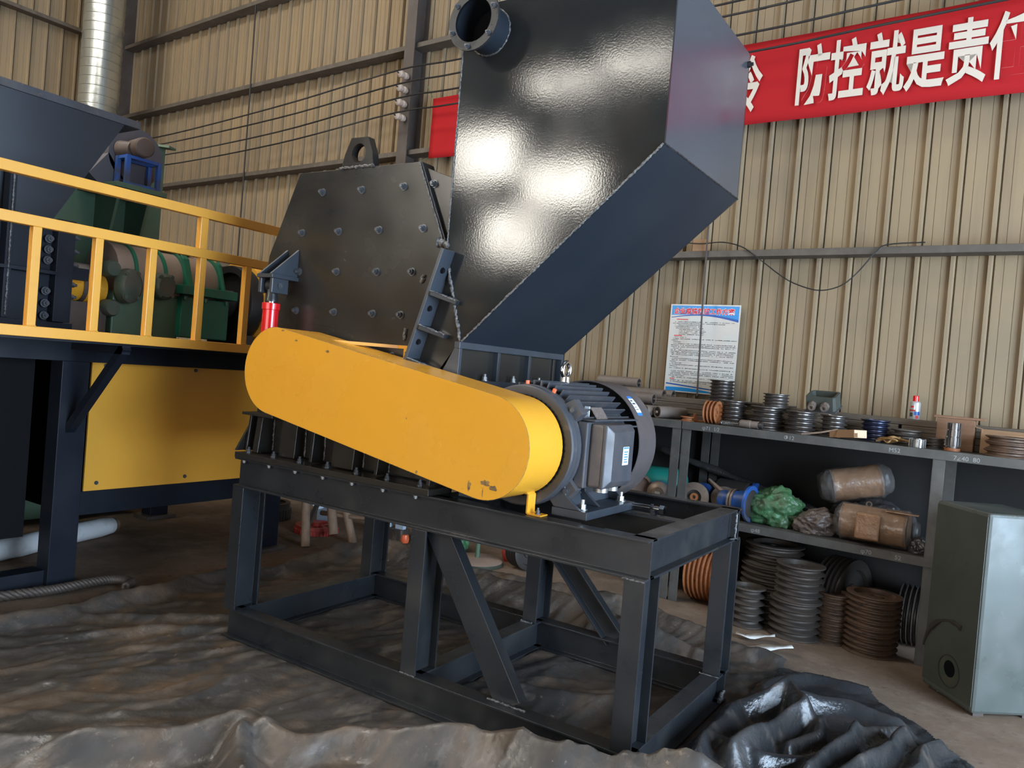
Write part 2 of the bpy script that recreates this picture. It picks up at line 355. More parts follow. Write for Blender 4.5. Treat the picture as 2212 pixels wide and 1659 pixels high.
# ------------------------------------------------------------------ steel base frame of the crusher
H, L_, W_ = .9933, 2.455, 1.221
fr = thing('steel_base_frame', 'black painted I-beam base frame carrying the crusher and its motor', 'machine frame', (-1.2, .6, 0))
FB = 'frame_black'
def beam(name, p0, p1, up=(0, 0, 1), **k):
    m = MB(); m.ibeam(p0, p1, up, **k); return m.build(name, FB, fr, bevel=.0015)
for y in (.044, W_-.044):
    beam('top_rail', (-L_, y, H-.08), (0, y, H-.08)); beam('bottom_rail', (-L_, y, .08), (0, y, .08))
beam('motor_rail', (-1.05, .555, H-.08), (-.086, .555, H-.08))
for x in (-L_+.044, -1.119, -.044):
    beam('bottom_crossbeam', (x, .05, .08), (x, W_-.05, .08))
for x in (-L_+.044, -1.05, -.044):
    beam('top_crossbeam', (x, .05, H-.08), (x, W_-.05, H-.08))
for x in (-L_+.0455, -1.119, -.044):
    for y in (.08, W_-.072):
        beam('post', (x, y, .16), (x, y, H-.16), (0, 1, 0))
m = MB(); m.channel((-1.062, .055, .84), (-.592, .055, .150), Vector((.69, 0, .47)).normalized(), (0, 1, 0), h=.125, b=.06)
m.build('diagonal_brace', FB, fr, bevel=.0015)
m = MB(); m.channel((-1.04, 1.20, .60), (-.62, 1.20, .165), Vector((.72, 0, .70)).normalized(), (0, -1, 0), h=.12, b=.055)
m.build('diagonal_brace', FB, fr, bevel=.0015)
for p0, p1, r in [((-.002, W_-.09, .85), (-.002, W_-.088, .975), .007), ((-.01, .09, .834), (-.10, .003, .833), .004), ((-.02, W_-.11, .842), (.0, W_-.05, .842), .008), ((-.098, .0, .833), (-.002, .0, .833), .004),
                  ((-1.165, .0, .161), (-1.078, .0, .161), .004), ((-.70, .05, .162), (-.505, .05, .162), .006), ((-1.09, W_-.165, .162), (-1.16, W_-.17, .162), .008), ((-.098, W_-.165, .161), (0, W_-.165, .161), .004), ((-.005, W_-.1, .02), (-.005, W_-.04, .06), .012)]:
    m = MB(); m.bead(p0, p1, r); m.build('weld_seam', 'weld', fr, smooth=60)
# slots burnt through the motor rail flange, shown as dark inlays
m = MB(); m.box(-.330, -.225, .071, .083, H, H+.0012); m.build('adjusting_slot', 'black_void', fr)

# ------------------------------------------------------------------ crusher housing and feed hopper
cr = thing('hammer_crusher', 'big glossy black crusher with angular housing and tall feed hopper, bolted on the steel frame', 'crusher', (-1.8, .6, H))
GB, HB = 'gloss_black', 'hull_black'
m = MB(); m.box(-2.450, -1.076, -.008, .17, H+.001, H+.031); m.build('base_flange', HB, cr, bevel=.002)
m = MB(); m.box(-2.447, -1.076, 1.06, W_, H+.001, H+.031); m.build('base_flange', HB, cr, bevel=.002)
hous = [(-2.28, 2.585), (-1.42, 2.585), (-1.225, 2.175), (-1.09, 1.70), (-1.085, 1.032), (-2.485, 1.032), (-2.495, 2.04), (-2.485, 2.13)]
m = MB(); m.xz([(-1.44, 2.575), (-1.17, 2.48), (-1.10, 1.70), (-1.10, 1.032), (-2.465, 1.032), (-2.475, 2.04), (-2.465, 2.12), (-2.265, 2.565)], .172, 1.05)
m.build('housing_body', HB, cr, bevel=.003)
m = MB(); m.xz(hous, .15, .172); m.build('side_plate', HB, cr, bevel=.002)
m = MB(); m.xz(hous, 1.05, 1.072); m.build('side_plate', HB, cr, bevel=.002)
m = MB(); m.prism([(0, 0), (.012, 0), (.012, .09), (0, .09)], (-1.42, .152, 2.585), (1, 0, 0), (0, 1, 0), Vector((.195, 0, -.41))); m.build('cover_edge', FB, cr, bevel=.002)
def bolts(name, pts, ax, parent, mat='dark_bolt', r=.0155, h=.015, stud=.012):
    src = None
    for p in pts:
        if src is None:
            m = MB(); m.hexbolt(p, ax, r, h, stud); src = m.build(name, mat, parent, smooth=30); p0 = Vector(p)
            src['ref'] = 0; del src['ref']
        else:
            o = src.copy(); COL.objects.link(o); o.parent = parent
            o.location = Vector(p)-p0
    return src
bp = [(-2.088, 2.470), (-1.797, 2.466), (-1.510, 2.467)] + [(x, 2.254) for x in (-2.223, -1.942, -1.654, -1.364)] + [(x, 2.041) for x in (-2.226, -1.935, -1.647, -1.413)] + [(x, 1.827) for x in (-2.226, -1.931, -1.653, -1.465)] + [(-1.50, 1.62)]
bolts('bolt', [(x, .150, z) for x, z in bp] + [(-1.335, .172, 2.475)], (0, -1, 0), cr)
# lifting lug with a round eye
lug = [(-1.965, 2.585), (-1.735, 2.585), (-1.748, 2.66), (-1.785, 2.742), (-1.905, 2.745), (-1.945, 2.66)]
m = MB(); n = 24; cx, cz, r = -1.845, 2.662, .050
out = []
def ray_poly(ang):
    d = Vector((math.cos(ang), math.sin(ang))); best = None
    for i in range(len(lug)):
        a = Vector(lug[i])-Vector((cx, cz)); b = Vector(lug[(i+1) % len(lug)])-Vector((cx, cz)); e = b-a
        den = d.x*e.y-d.y*e.x
        if abs(den) < 1e-9: continue
        t = (a.x*e.y-a.y*e.x)/den; u = (a.x*d.y-a.y*d.x)/den
        if t > 0 and -1e-6 <= u <= 1+1e-6 and (best is None or t < best): best = t
    return (cx+d.x*best, cz+d.y*best)
angs = sorted([2*PI*i/n for i in range(n)] + [math.atan2(q[1]-cz, q[0]-cx) % (2*PI) for q in lug])
vs = []; fs = []; K = len(angs)
for y in (.15, .195):
    for a in angs: q = ray_poly(a); vs.append((q[0], y, q[1]))
    for a in angs: vs.append((cx+r*math.cos(a), y, cz+r*math.sin(a)))
for i in range(K):
    j = (i+1) % K
    fs += [(i, j, K+j, K+i), (2*K+i, 3*K+i, 3*K+j, 2*K+j), (i, 2*K+i, 2*K+j, j), (K+i, K+j, 3*K+j, 3*K+i)]
m.add(vs, fs); m.build('lifting_lug', HB, cr, smooth=30)
m = MB(); m.bead((-1.97, .147, 2.588), (-1.73, .147, 2.588), .009); m.build('weld_seam', 'weld', cr, smooth=60)
# split flange with ribs on the side plate
a = Vector((-1.168, 0, 2.14)); b = Vector((-1.405, 0, 1.42)); dd = (b-a).normalized(); nn = Vector((-dd.z, 0, dd.x))
if nn.x < 0: nn = -nn
m = MB(); m.prism([(0, 0), ((b-a).length, 0), ((b-a).length, .018), (0, .018)], a+Vector((0, .052, 0)), dd, nn, (0, .098, 0)); sf = m.build('split_flange', 'flange_grey', cr, bevel=.002)
for t in (.205, .375, .545):
    q = a+dd*t
    m = MB(); m.prism([(0, .055), (.030, .050), (.142, .112), (.142, .15), (0, .15)], q, nn, (0, 1, 0), dd*.020); m.build('rib', FB, sf, bevel=.002)
    m = MB(); m.bead(q+nn*.02+Vector((0, .056, 0)), q+nn*.14+Vector((0, .108, 0)), .006); m.build('weld_seam', 'weld', sf, smooth=60)
for t in (.10, .29, .46, .63):
    q = a+dd*t+Vector((0, .095, 0))+nn*.018
    m = MB(); m.hexbolt(q, nn, .011, .006, .0); m.build('bolt', 'black_void', sf)
# weld lumps and seams
for p0, p1, r in [((-1.255, .146, 2.185), (-1.195, .146, 2.165), .022), ((-1.19, .139, 2.09), (-1.075, .139, 1.712), .009), ((-1.20, .139, 3.28), (-1.20, .139, 2.18), .004), ((-.14, .137, 2.557), (-1.07, .137, 1.712), .005),
                  ((-1.42, .147, 2.58), (-1.23, .147, 2.18), .0045), ((-1.34, .147, 2.03), (-1.345, .147, 1.99), .014), ((-1.42, .147, 1.76), (-1.43, .147, 1.70), .010)]:
    m = MB(); m.bead(p0, p1, r); m.build('weld_seam', 'weld', cr, smooth=60)
# lower ribs standing on the base flange
for x, y0, z1, hw in [(-2.435, .05, 1.235, .008), (-2.35, .045, 1.225, .022), (-2.13, .075, 1.40, .060), (-1.93, .06, 1.36, .010), (-1.71, .07, 1.32, .075), (-1.47, .06, 1.24, .010), (-1.13, .05, 1.2, .010)]:
    m = MB(); m.yz([(y0, 1.031), (.15, 1.031), (.15, z1), (y0+.02, z1)], x-hw, x+hw); m.build('rib', HB, cr, bevel=.0015)
    m = MB(); m.bead((x+hw+.004, .146, 1.04), (x+hw+.004, .146, z1-.01), .006); m.build('weld_seam', 'weld', cr, smooth=60)
m = MB(); m.box(-2.45, -2.20, .02, .15, 1.232, 1.247); m.build('rib_cap', HB, cr, bevel=.0015)
m = MB(); m.yz([(.002, 1.031), (.15, 1.031), (.15, 1.245), (.125, 1.245)], -2.468, -2.452); m.build('gusset', HB, cr, bevel=.0015)
m = MB(); m.cyl((-2.00, .15, 1.497), (-2.00, -.05, 1.497), .13, n=32); m.build('bearing_housing', FB, cr, smooth=30)
fb = [(-2.40+.205*i, .045, H+.031) for i in range(7)]
bolts('flange_bolt', fb, (0, 0, 1), cr, 'dark_bolt', .012, .014, .012)
bolts('flange_nut', [(x, .020, H-.0095) for x, y, z in fb], (0, 0, -1), cr, 'zinc', .010, .010, .004)
# feed hopper
hp = [(-1.20, 3.29), (-.138, 3.29), (-.138, 2.557), (-1.07, 1.712), (-1.10, 1.72), (-1.20, 2.16)]
m = MB(); y0, y1 = .140, 1.125
m.xz(hp, y0, y0+.012); m.build('hopper_side_plate', GB, cr, bevel=.0012)
m = MB(); m.xz(hp, y1-.012, y1); m.build('hopper_side_plate', GB, cr, bevel=.0012)
m = MB(); m.box(-.150, -.138, y0+.012, y1-.012, 2.557, 3.29); m.build('hopper_front_plate', 'black_lit', cr)
dv = Vector((-.932, 0, -.845)).normalized()
m = MB(); m.prism([(0, 0), (1.258, 0), (1.258, .012), (0, .012)], (-.138, y0+.012, 2.557), dv, (-dv.z, 0, dv.x) if dv.x > 0 else (dv.z, 0, -dv.x), (0, y1-y0-.024, 0)); m.build('hopper_chute_plate', 'hopper_navy', cr)
m = MB(); m.box(-1.20, -1.188, y0+.012, y1-.012, 2.2, 3.29); m.build('hopper_back_plate', GB, cr)
m = MB(); m.box(-1.19, -.148, y0+.012, y1-.012, 3.276, 3.288); m.build('hopper_top_plate', GB, cr)
m = MB(); m.bead((-.138, y0+.01, 2.560), (-.138, y1, 2.560), .004); m.build('weld_seam', 'rubber_black', cr, smooth=60)
bolts('bolt', [(-.146, y1-.03, 3.23)], (1, 0, 0), cr, 'rubber_black', .016, .02, .012)
# outlet pipe with flange
pc = Vector((-1.047, 0, 3.152)); ax = Vector((0, -1, 0))
m = MB(); m.lathe([(.105, 0), (.105, .140), (.099, .140), (.099, 0)], pc+Vector((0, .141, 0)), ax, 40); op = m.build('outlet_pipe', 'hopper_navy', cr, smooth=30)
m = MB(); m.lathe([(.137, .128), (.137, .141), (.099, .141), (.099, .128), (.137, .128)], pc+Vector((0, .141, 0)), ax, 40); m.build('pipe_flange', FB, op, smooth=30)
m = MB(); m.lathe([(.0, .0), (.0985, .0)], pc+Vector((0, .136, 0)), ax, 40); m.build('pipe_inside', 'black_void', op)
src = None
for i in range(6):
    t = 2*PI*(i/6+.06); q = pc+Vector((.119*math.cos(t), -.001, .119*math.sin(t)))
    m = MB(); m.hexbolt(q, ax, .009, .01, .008); m.build('bolt', 'dark_bolt', op)
m = MB(); pts = [pc+Vector((.107*math.cos(t), .137, .107*math.sin(t))) for t in [2*PI*i/60 for i in range(60)]]
m.tube([p+Vector((random.uniform(-1, 1)*.002, 0, random.uniform(-1, 1)*.002)) for p in pts], [random.uniform(.003, .006) for p in pts], 6, closed=True); m.build('weld_seam', 'weld', op, smooth=60)
# ribbed discharge flange below the chute
xf = -1.082
m = MB(); m.box(xf-.02, xf+.012, .13, 1.13, 1.680, 1.712); m.box(xf-.12, xf+.045, .10, 1.15, 1.495, 1.535); m.build('discharge_flange', 'flange_grey', cr, bevel=.002)
for y in (.142, .468, .765, 1.118):
    m = MB(); m.xz([(xf-.10, 1.535), (xf+.012, 1.535), (xf+.012, 1.68), (xf-.02, 1.68)], y-.011, y+.011); m.build('flange_rib', 'flange_grey', cr, bevel=.0015)
m = MB(); m.prism([(0, 0), (.14, 0), (.14, -.012), (0, -.012)], (xf-.10, .15, 1.57), (.6, 0, .8), (.8, 0, -.6), (0, .96, 0)); m.build('flange_web', FB, cr)
for y in (.31, .59, .86):
    m = MB(); m.box(xf-.05, xf-.02, y-.06, y+.03, 1.535, 1.60); m.build('flange_block', 'flange_grey', cr, bevel=.003)
bolts('flange_bolt', [(xf+.005, y, 1.535) for y in (.365, .625, .885)], (0, 0, 1), cr, 'zinc', .013, .016, .014)
# hydraulic ram
hc = Vector((-2.287, .055, 0))
ram = thing('hydraulic_ram', 'red hydraulic ram under a grey clevis bracket at the left edge of the crusher housing', 'hydraulic cylinder', (-2.287, .055, 1.3))
for x in (-.055, .035):
    m = MB(); m.yz([(.149, 2.006), (-.03, 2.006), (.149, 2.16)], hc.x+x, hc.x+x+.014); m.prism([], (0, 0, 0), (1, 0, 0), (0, 1, 0), (0, 0, 1)) if 0 else None
    m.build('bracket_gusset', 'flange_grey', ram, bevel=.001)
m = MB(); m.box(hc.x-.065, hc.x+.06, -.03, .15, 1.985, 2.005); m.build('bracket_plate', 'flange_grey', ram, bevel=.001)
for x in (-.060, .030):
    m = MB(); m.box(hc.x+x, hc.x+x+.022, -.02, .09, 1.905, 1.985); m.build('clevis_cheek', 'flange_grey', ram, bevel=.003)
m = MB(); m.cyl((hc.x-.07, .03, 1.945), (hc.x+.06, .03, 1.945), .016); m.build('clevis_pin', 'dark_bolt', ram, smooth=30)
m = MB(); m.cyl((hc.x-.026, .03, 1.945), (hc.x+.018, .03, 1.945), .034); m.lathe([(0, 0), (.026, 0), (.030, .06), (.034, .075), (.034, .085), (0, .085)], (hc.x-.004, .03, 1.945), (0, 0, -1)); m.build('rod_eye', FB, ram, smooth=30)
m = MB(); m.cyl((hc.x-.004, .03, 1.83), (hc.x-.004, .03, 1.87), .02); m.build('rod', 'chrome', ram, smooth=30)
m = MB(); m.lathe([(0, 0), (.046, 0), (.048, .003), (.048, .035), (.043, .038), (.043, .50), (0, .50)], (hc.x-.004, .03, 1.852), (0, 0, -1), 32); m.build('barrel', 'red_paint', ram, smooth=30)

# ------------------------------------------------------------------ yellow belt guard
bg = thing('belt_guard', 'yellow sheet metal belt guard slanting down across the front of the crusher', 'belt guard', (-1.3, -.05, H))
A, B, R = Vector((-1.993, 0, 1.497)), Vector((-.676, 0, 1.278)), .2175
dv = (B-A).normalized(); ang = math.atan2(dv.z, dv.x)
def stadium(r, n=26):
    o = []
    for i in range(n+1): t = ang+PI/2+PI*i/n; o.append((A.x+r*math.cos(t), A.z+r*math.sin(t)))
    for i in range(n+1): t = ang-PI/2+PI*i/n; o.append((B.x+r*math.cos(t), B.z+r*math.sin(t)))
    return o
m = MB(); m.xz(stadium(R), -.172, -.168); m.build('front_sheet', 'guard_yellow', bg)
m = MB(); so, si = stadium(R-.001), stadium(R-.005); n = len(so)
vs = [(p[0], y, p[1]) for y in (-.169, .098) for p in so] + [(p[0], y, p[1]) for y in (-.169, .098) for p in si]
fs = []
for i in range(n):
    j = (i+1) % n
    fs += [(i, j, n+j, n+i), (2*n+i, 3*n+i, 3*n+j, 2*n+j), (n+i, n+j, 3*n+j, 3*n+i), (i, 2*n+i, 2*n+j, j)]
m.add(vs, fs); m.build('rim_sheet', 'guard_yellow', bg, smooth=50)
m = MB(); m.tube([(p[0], -.170, p[1]) for p in stadium(R-.001)], .0022, 6, closed=True); m.build('edge_seam', 'scuff', bg, smooth=60)
# upper strap to the housing, lower foot
tz = lambda x: 1.497+(x+1.993)*(1.278-1.497)/1.317+R/math.cos(ang)
m = MB(); m.prism([(-1.76, -.02), (-1.72, .05), (-1.46, .148), (-1.40, .148), (-1.40, .142), (-1.46, .14), (-1.70, .0), (-1.74, -.02)], (0, 0, tz(-1.62)+.004), (1, 0, 0), (0, 1, 0), (0, 0, .016))
m.box(-1.42, -1.36, .140, .146, tz(-1.42)-.03, tz(-1.42)+.045); m.build('strap', 'guard_yellow', bg)
m = MB(); m.hexbolt((-1.385, .140, tz(-1.42)+.018), (0, -1, 0), .011, .01, .01); m.build('bolt', 'rubber_black', bg)
m = MB(); zf = 1.082
m.prism([(-.70, zf-.005), (-.585, zf+.004), (-.578, zf+.004), (-.570, zf-.004), (-.570, H+.010), (-.564, H+.006), (-.505, H+.006), (-.505, H+.001), (-.570, H+.001), (-.577, H+.008), (-.577, zf-.004), (-.585, zf-.002), (-.70, zf-.011)], (0, .035, 0), (1, 0, 0), (0, 0, 1), (0, .062, 0)); m.build('foot_bracket', 'guard_yellow', bg)
m = MB(); m.hexbolt((-.535, .066, H+.006), (0, 0, 1), .009, .012, .01); m.build('bolt', 'dark_bolt', bg)
# scuffs worn through the paint near the lower end
def blot(m, x, z, rx, rz, y=-.1726, n=14):
    pts = [(x+rx*math.cos(2*PI*i/n)*random.uniform(.5, 1.1), z+rz*math.sin(2*PI*i/n)*random.uniform(.5, 1.1)) for i in range(n)]
    m.xz(pts, y, y+.0006)
m = MB()
for x, z, a, b in [(-.655, 1.130, .026, .017), (-.612, 1.116, .022, .016), (-.735, 1.108, .012, .024), (-.665, 1.09, .003, .024), (-1.02, 1.125, .007, .010), (-1.94, 1.70, .012, .006), (-1.84, 1.655, .012, .005), (-1.62, 1.615, .016, .007), (-1.10, 1.35, .004, .004)]:
    blot(m, x, z, a, b)
m.build('paint_scuffs', 'scuff', bg)

# ------------------------------------------------------------------ electric motor
mo = thing('electric_motor', 'dark grey finned electric motor with terminal box on the right end of the frame', 'electric motor', (-.675, .45, H))
C0 = Vector((-.675, 0, 1.277)); ay = Vector((0, 1, 0))
m = MB(); m.lathe([(0, .165), (.250, .165), (.252, .18), (.252, .66), (.24, .70), (0, .70)], C0, ay, 48); m.build('stator_body', 'motor_grey', mo, smooth=30)
m = MB(); m.lathe([(.10, .125), (.20, .118), (.215, .108), (.232, .100), (.258, .100), (.264, .106), (.264, .140), (.268, .142), (.268, .168), (.255, .172), (.0, .172)], C0, ay, 56); m.lathe([(0, .05), (.06, .05), (.075, .12), (.10, .125)], C0, ay, 40); m.build('end_shield', 'motor_grey', mo, smooth=30)
m = MB()
for i in range(54):
    t = 2*PI*i/54; d = Vector((math.cos(t), 0, math.sin(t))); m.bar(C0+d*.125+ay*.108, C0+d*.222+ay*.104, .006, .014, up=ay)
m.build('shield_vents', 'black_void', mo)
def fin(t, r0=.245, r1=.288, y0=.20, y1=.665):
    d = Vector((math.cos(t), 0, math.sin(t))); sd = Vector((-d.z, 0, d.x))
    mm = MB(); mm.prism([(r0, y0), (r1, y0+.006), (r1, y1), (r0, y1)], C0-sd*.003, d, ay, sd*.006); return mm.build('cooling_fin', 'motor_grey', mo)
for deg in list(range(30, 190, 8)) + [14, 22, 194, 202, 210, 218, 226, 234, 300, 308, 316]:
    if deg in (14, 22): continue
    fin(math.radians(deg))
for z, r1 in [(.135, .30), (.105, .30)]:
    m = MB(); m.box(C0.x+.19, C0.x+r1, .21, .665, C0.z+z-.004, C0.z+z+.003); m.build('cooling_fin', 'motor_grey', mo)
for t in (38, 142, 218, 322):
    a_ = math.radians(t); d = Vector((math.cos(a_), 0, math.sin(a_))); sd = Vector((-d.z, 0, d.x))
    m = MB(); m.prism([(.235, -.05), (.312, -.038), (.312, .038), (.235, .05)], C0+ay*.15, d, sd, ay*.05); m.build('shield_lug', 'motor_grey', mo, bevel=.004)
    m = MB(); m.hexbolt(C0+d*.282+ay*.15, -ay, .012, .010, .0); m.build('bolt', 'dark_bolt', mo)
m = MB(); m.lathe([(.300, .70), (.304, .702), (.304, .90), (.296, .918), (.18, .93), (0, .93)], C0, ay, 64); m.lathe([(.300, .70), (.297, .703), (.297, .895)], C0, ay, 64); fc = m.build('fan_cover', 'motor_cover', mo, smooth=30)
m = MB(); m.lathe([(0, .72), (.296, .72)], C0, ay, 48); m.build('fan_cover_inside', 'black_void', mo)
# sticker wrapped on the fan cover
def sticker(name, a0, a1, y0, y1, mat, par):
    mm = MB(); n = 6; vs = []
    for i in range(n+1):
        t = math.radians(a0+(a1-a0)*i/n)
        for y in (y0, y1): vs.append(C0+Vector((math.cos(t), 0, math.sin(t)))*.3049+ay*y)
    mm.add(vs, [(2*i, 2*i+1, 2*i+3, 2*i+2) for i in range(n)]); return mm.build(name, mat, par)
st = sticker('sticker', 33, 49, .745, .80, 'label_white', fc)
sticker('sticker_band', 49, 52, .745, .80, 'label_blue', fc); sticker('sticker_band', 30, 33, .745, .80, 'label_blue', fc)
for i, (a0, a1) in enumerate([(45.5, 47), (42, 43.5), (38.5, 39.2), (36, 36.7)]):
    mm = MB(); vs = []
    for t in (a0, a1):
        for y in (.752, .775+.01*(i % 2)): vs.append(C0+Vector((math.cos(math.radians(t)), 0, math.sin(math.radians(t))))*.3054+ay*y)
    mm.add(vs, [(0, 1, 3, 2)]); mm.build('sticker_print', 'ink_black', st)
# feet
for sx in (1, -1):
    x0, x1 = (C0.x+.165, C0.x+.335) if sx > 0 else (C0.x-.335, C0.x-.165)
    m = MB(); m.box(min(x0, x1), max(x0, x1), .135, .625, H+.001, H+.036)
    for y in (.15, .33, .60):
        m.xz([(C0.x+sx*.13, C0.z-.20), (C0.x+sx*.215, C0.z-.14), (C0.x+sx*.225, C0.z-.19), (C0.x+sx*.30, H+.036), (C0.x+sx*.17, H+.036)], y-.009, y+.009)
    m.xz([(C0.x+sx*.12, C0.z-.21), (C0.x+sx*.19, C0.z-.165), (C0.x+sx*.215, H+.036), (C0.x+sx*.17, H+.036)], .15, .60)
    ft = m.build('foot', 'flange_grey', mo, bevel=.003)
    for y in (.19, .575):
        m = MB(); m.hexbolt((C0.x+sx*.285, y, H+.036), (0, 0, 1), .017, .020, .020); m.build('foot_bolt', 'zinc', ft, smooth=30)
# terminal box on the right
m = MB(); m.box(C0.x+.235, C0.x+.285, .175, .44, 1.12, 1.405); m.build('terminal_box_neck', 'motor_grey', mo, bevel=.006)
m = MB(); m.box(C0.x+.285, C0.x+.36, .205, .455, 1.125, 1.400); tb = m.build('terminal_box', 'motor_cover', mo, bevel=.012)
m = MB(); xa, xb = C0.x+.362, C0.x+.385
o1 = [(.205, 1.125), (.455, 1.125), (.455, 1.400), (.205, 1.400)]; o2 = [(.238, 1.158), (.445, 1.150), (.445, 1.375), (.238, 1.368)]
m.add([(xa-.02, *p) for p in o1]+[(xa, *p) for p in o1]+[(xb, *p) for p in o2], [(0, 1, 2, 3), (8, 9, 10, 11)]+[(i, (i+1) % 4, 4+(i+1) % 4, 4+i) for i in range(4)]+[(4+i, 4+(i+1) % 4, 8+(i+1) % 4, 8+i) for i in range(4)])
lid = m.build('box_lid', 'motor_grey', tb, bevel=.004)
m = MB(); m.box(xb+.0005, xb+.0012, .335, .395, 1.225, 1.305); m.build('warning_label', 'label_white', tb)
m = MB(); m.box(xb+.0013, xb+.0016, .338, .392, 1.297, 1.303)
for i in range(5): m.box(xb+.0013, xb+.0016, .348, .388-.006*(i % 2), 1.236+.011*i, 1.241+.011*i)
m.build('label_print', 'label_blue', tb)
for y, z in ((.222, 1.142), (.438, 1.142), (.222, 1.386), (.438, 1.386)):
    m = MB(); m.cyl((xa-.002, y, z), (xa+.006, y, z), .008, n=12); m.build('screw', 'dark_bolt', tb)
for y in (.27, .37):
    m = MB(); m.cyl((C0.x+.325, y, 1.128), (C0.x+.325, y, 1.105), .032, n=24); m.build('cable_gland', 'zinc', tb, smooth=30)
m = MB(); m.prism([(0, 0), (.085, 0), (.085, .11), (0, .11)], C0+Vector((.225, .30, .185)), (.60, 0, -.8), (0, 1, 0), Vector((.8, 0, .6))*.003); m.build('nameplate', 'nameplate', mo)
m = MB(); m.box(C0.x+.20, C0.x+.225, .295, .30, C0.z+.13, C0.z+.19); m.build('nameplate_bracket', 'label_white', mo)
# eye bolt
ez = C0.z+.288
m = MB(); m.cyl((C0.x, .46, ez-.012), (C0.x, .46, ez+.022), .026, n=24); pts = [Vector((C0.x+.004*math.sin(t), .46+.028*math.sin(t), ez+.056+.036*math.cos(t))) for t in [2*PI*i/28 for i in range(28)]]
m.tube(pts, .0115, 12, closed=True); m.build('eye_bolt', 'chrome', mo, smooth=40)
for x, z in ((-.02, .263), (.115, .236)):
    m = MB(); m.cyl(C0+Vector((x, .155, z+.002)), C0+Vector((x*1.06, .155, z+.020)), .009, n=10); m.build('grease_nipple', 'orange_plastic', mo, smooth=30)
# tension bolt in front of the foot
m = MB(); m.cyl((-.36, .60, H+.025), (-.20, .60, H+.025), .012); m.cyl((-.20, .60, H+.025), (-.178, .60, H+.025), .021, n=6); m.cyl((-.245, .60, H+.025), (-.23, .60, H+.025), .021, n=6); tbt = m.build('tension_bolt', 'chrome', fr, smooth=30)
m = MB(); m.box(-.236, -.222, .575, .625, H, H+.02); m.build('tension_lug', FB, fr)

# ------------------------------------------------------------------ raised shredder platform on the left
NV = 'navy_paint'
pf = thing('shredder_platform', 'dark navy steel platform on legs carrying the shredder at the left edge', 'platform', (-4.5, .4, FL))
m = MB(); m.box(-5.35, -3.24, -3.2, 2.2, 1.550, 1.562); m.build('deck_plate', NV, pf)
for x in (-3.80, -5.30):
    m = MB(); m.box(x-.05, x, -3.2, 1.60, 1.425, 1.55); m.build('deck_beam', NV, pf, bevel=.002)
for y in (-.19, 1.43, -1.9):
    for x in (-3.80, -5.30):
        m = MB(); m.box(x-.14, x, y-.085, y+.085, .02, 1.425); lg = m.build('leg', NV, pf, bevel=.003)
        m = MB(); m.box(x-.17, x+.05, y-.14, y+.14, FL+.001, .02); m.build('foot_plate', 'column_brown', lg, bevel=.002)
for y in (-.206, 1.43, -1.9):
    m = MB(); m.bar((-3.80, y, 1.00), (-3.245, y, 1.545), .05, .05); m.build('bracket_brace', NV, pf)
    m = MB(); m.box(-3.80, -3.24, y-.025, y+.025, 1.50, 1.55); m.build('deck_bracket', NV, pf)
m = MB(); m.box(-3.97, -3.84, -1.82, -.275, .025, .115); m.build('floor_beam', NV, pf, bevel=.002)
m = MB(); m.box(-3.95, -3.89, -.105, 1.345, .425, .580); m.build('side_beam', NV, pf, bevel=.002)
m = MB(); m.box(-3.90, -3.885, -.045, 1.345, .582, 1.424); pn = m.build('side_panel', 'panel_yellow', pf, label='yellow side panel')
for y, z in ((.043, 1.405), (.709, 1.403), (.036, .632), (.684, .63)):
    m = MB(); m.hexbolt((-3.885, y, z), (1, 0, 0), .010, .008, 0); m.build('bolt', 'dark_bolt', pn)
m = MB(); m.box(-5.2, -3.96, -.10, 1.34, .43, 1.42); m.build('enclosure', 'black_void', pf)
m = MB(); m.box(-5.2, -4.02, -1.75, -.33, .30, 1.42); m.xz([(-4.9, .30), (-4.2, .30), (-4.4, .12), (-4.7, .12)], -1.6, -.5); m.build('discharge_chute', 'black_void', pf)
# guard rail
gr = thing('guard_rail', 'yellow steel guard rail with square posts along the edge of the left platform', 'guard rail', (-3.2, .2, 1.562))
for nm, z in (('bottom_rail', 1.592), ('middle_rail', 2.163), ('top_rail', 2.412)):
    m = MB(); m.box(-3.225, -3.175, -3.0, 1.25, z-.029, z+.027); m.build(nm, 'rail_yellow', gr, bevel=.003)
for y in (-2.74, -2.41, -2.08, -1.75, -1.42, -1.09, -.764, -.438, -.117, .215, .557, .89):
    m = MB(); m.box(-3.222, -3.178, y-.022, y+.022, 1.619, 2.134); m.build('post', 'rail_yellow', gr, bevel=.003)
    m = MB(); m.bead((-3.173, y-.022, 1.621), (-3.173, y+.022, 1.621), .003); m.build('weld_seam', 'rail_yellow', gr, smooth=60)
for y in (-1.45, .205, 1.2):
    m = MB(); m.box(-3.222, -3.178, y-.026, y+.026, 2.19, 2.383); m.build('upper_post', 'rail_yellow', gr, bevel=.003)

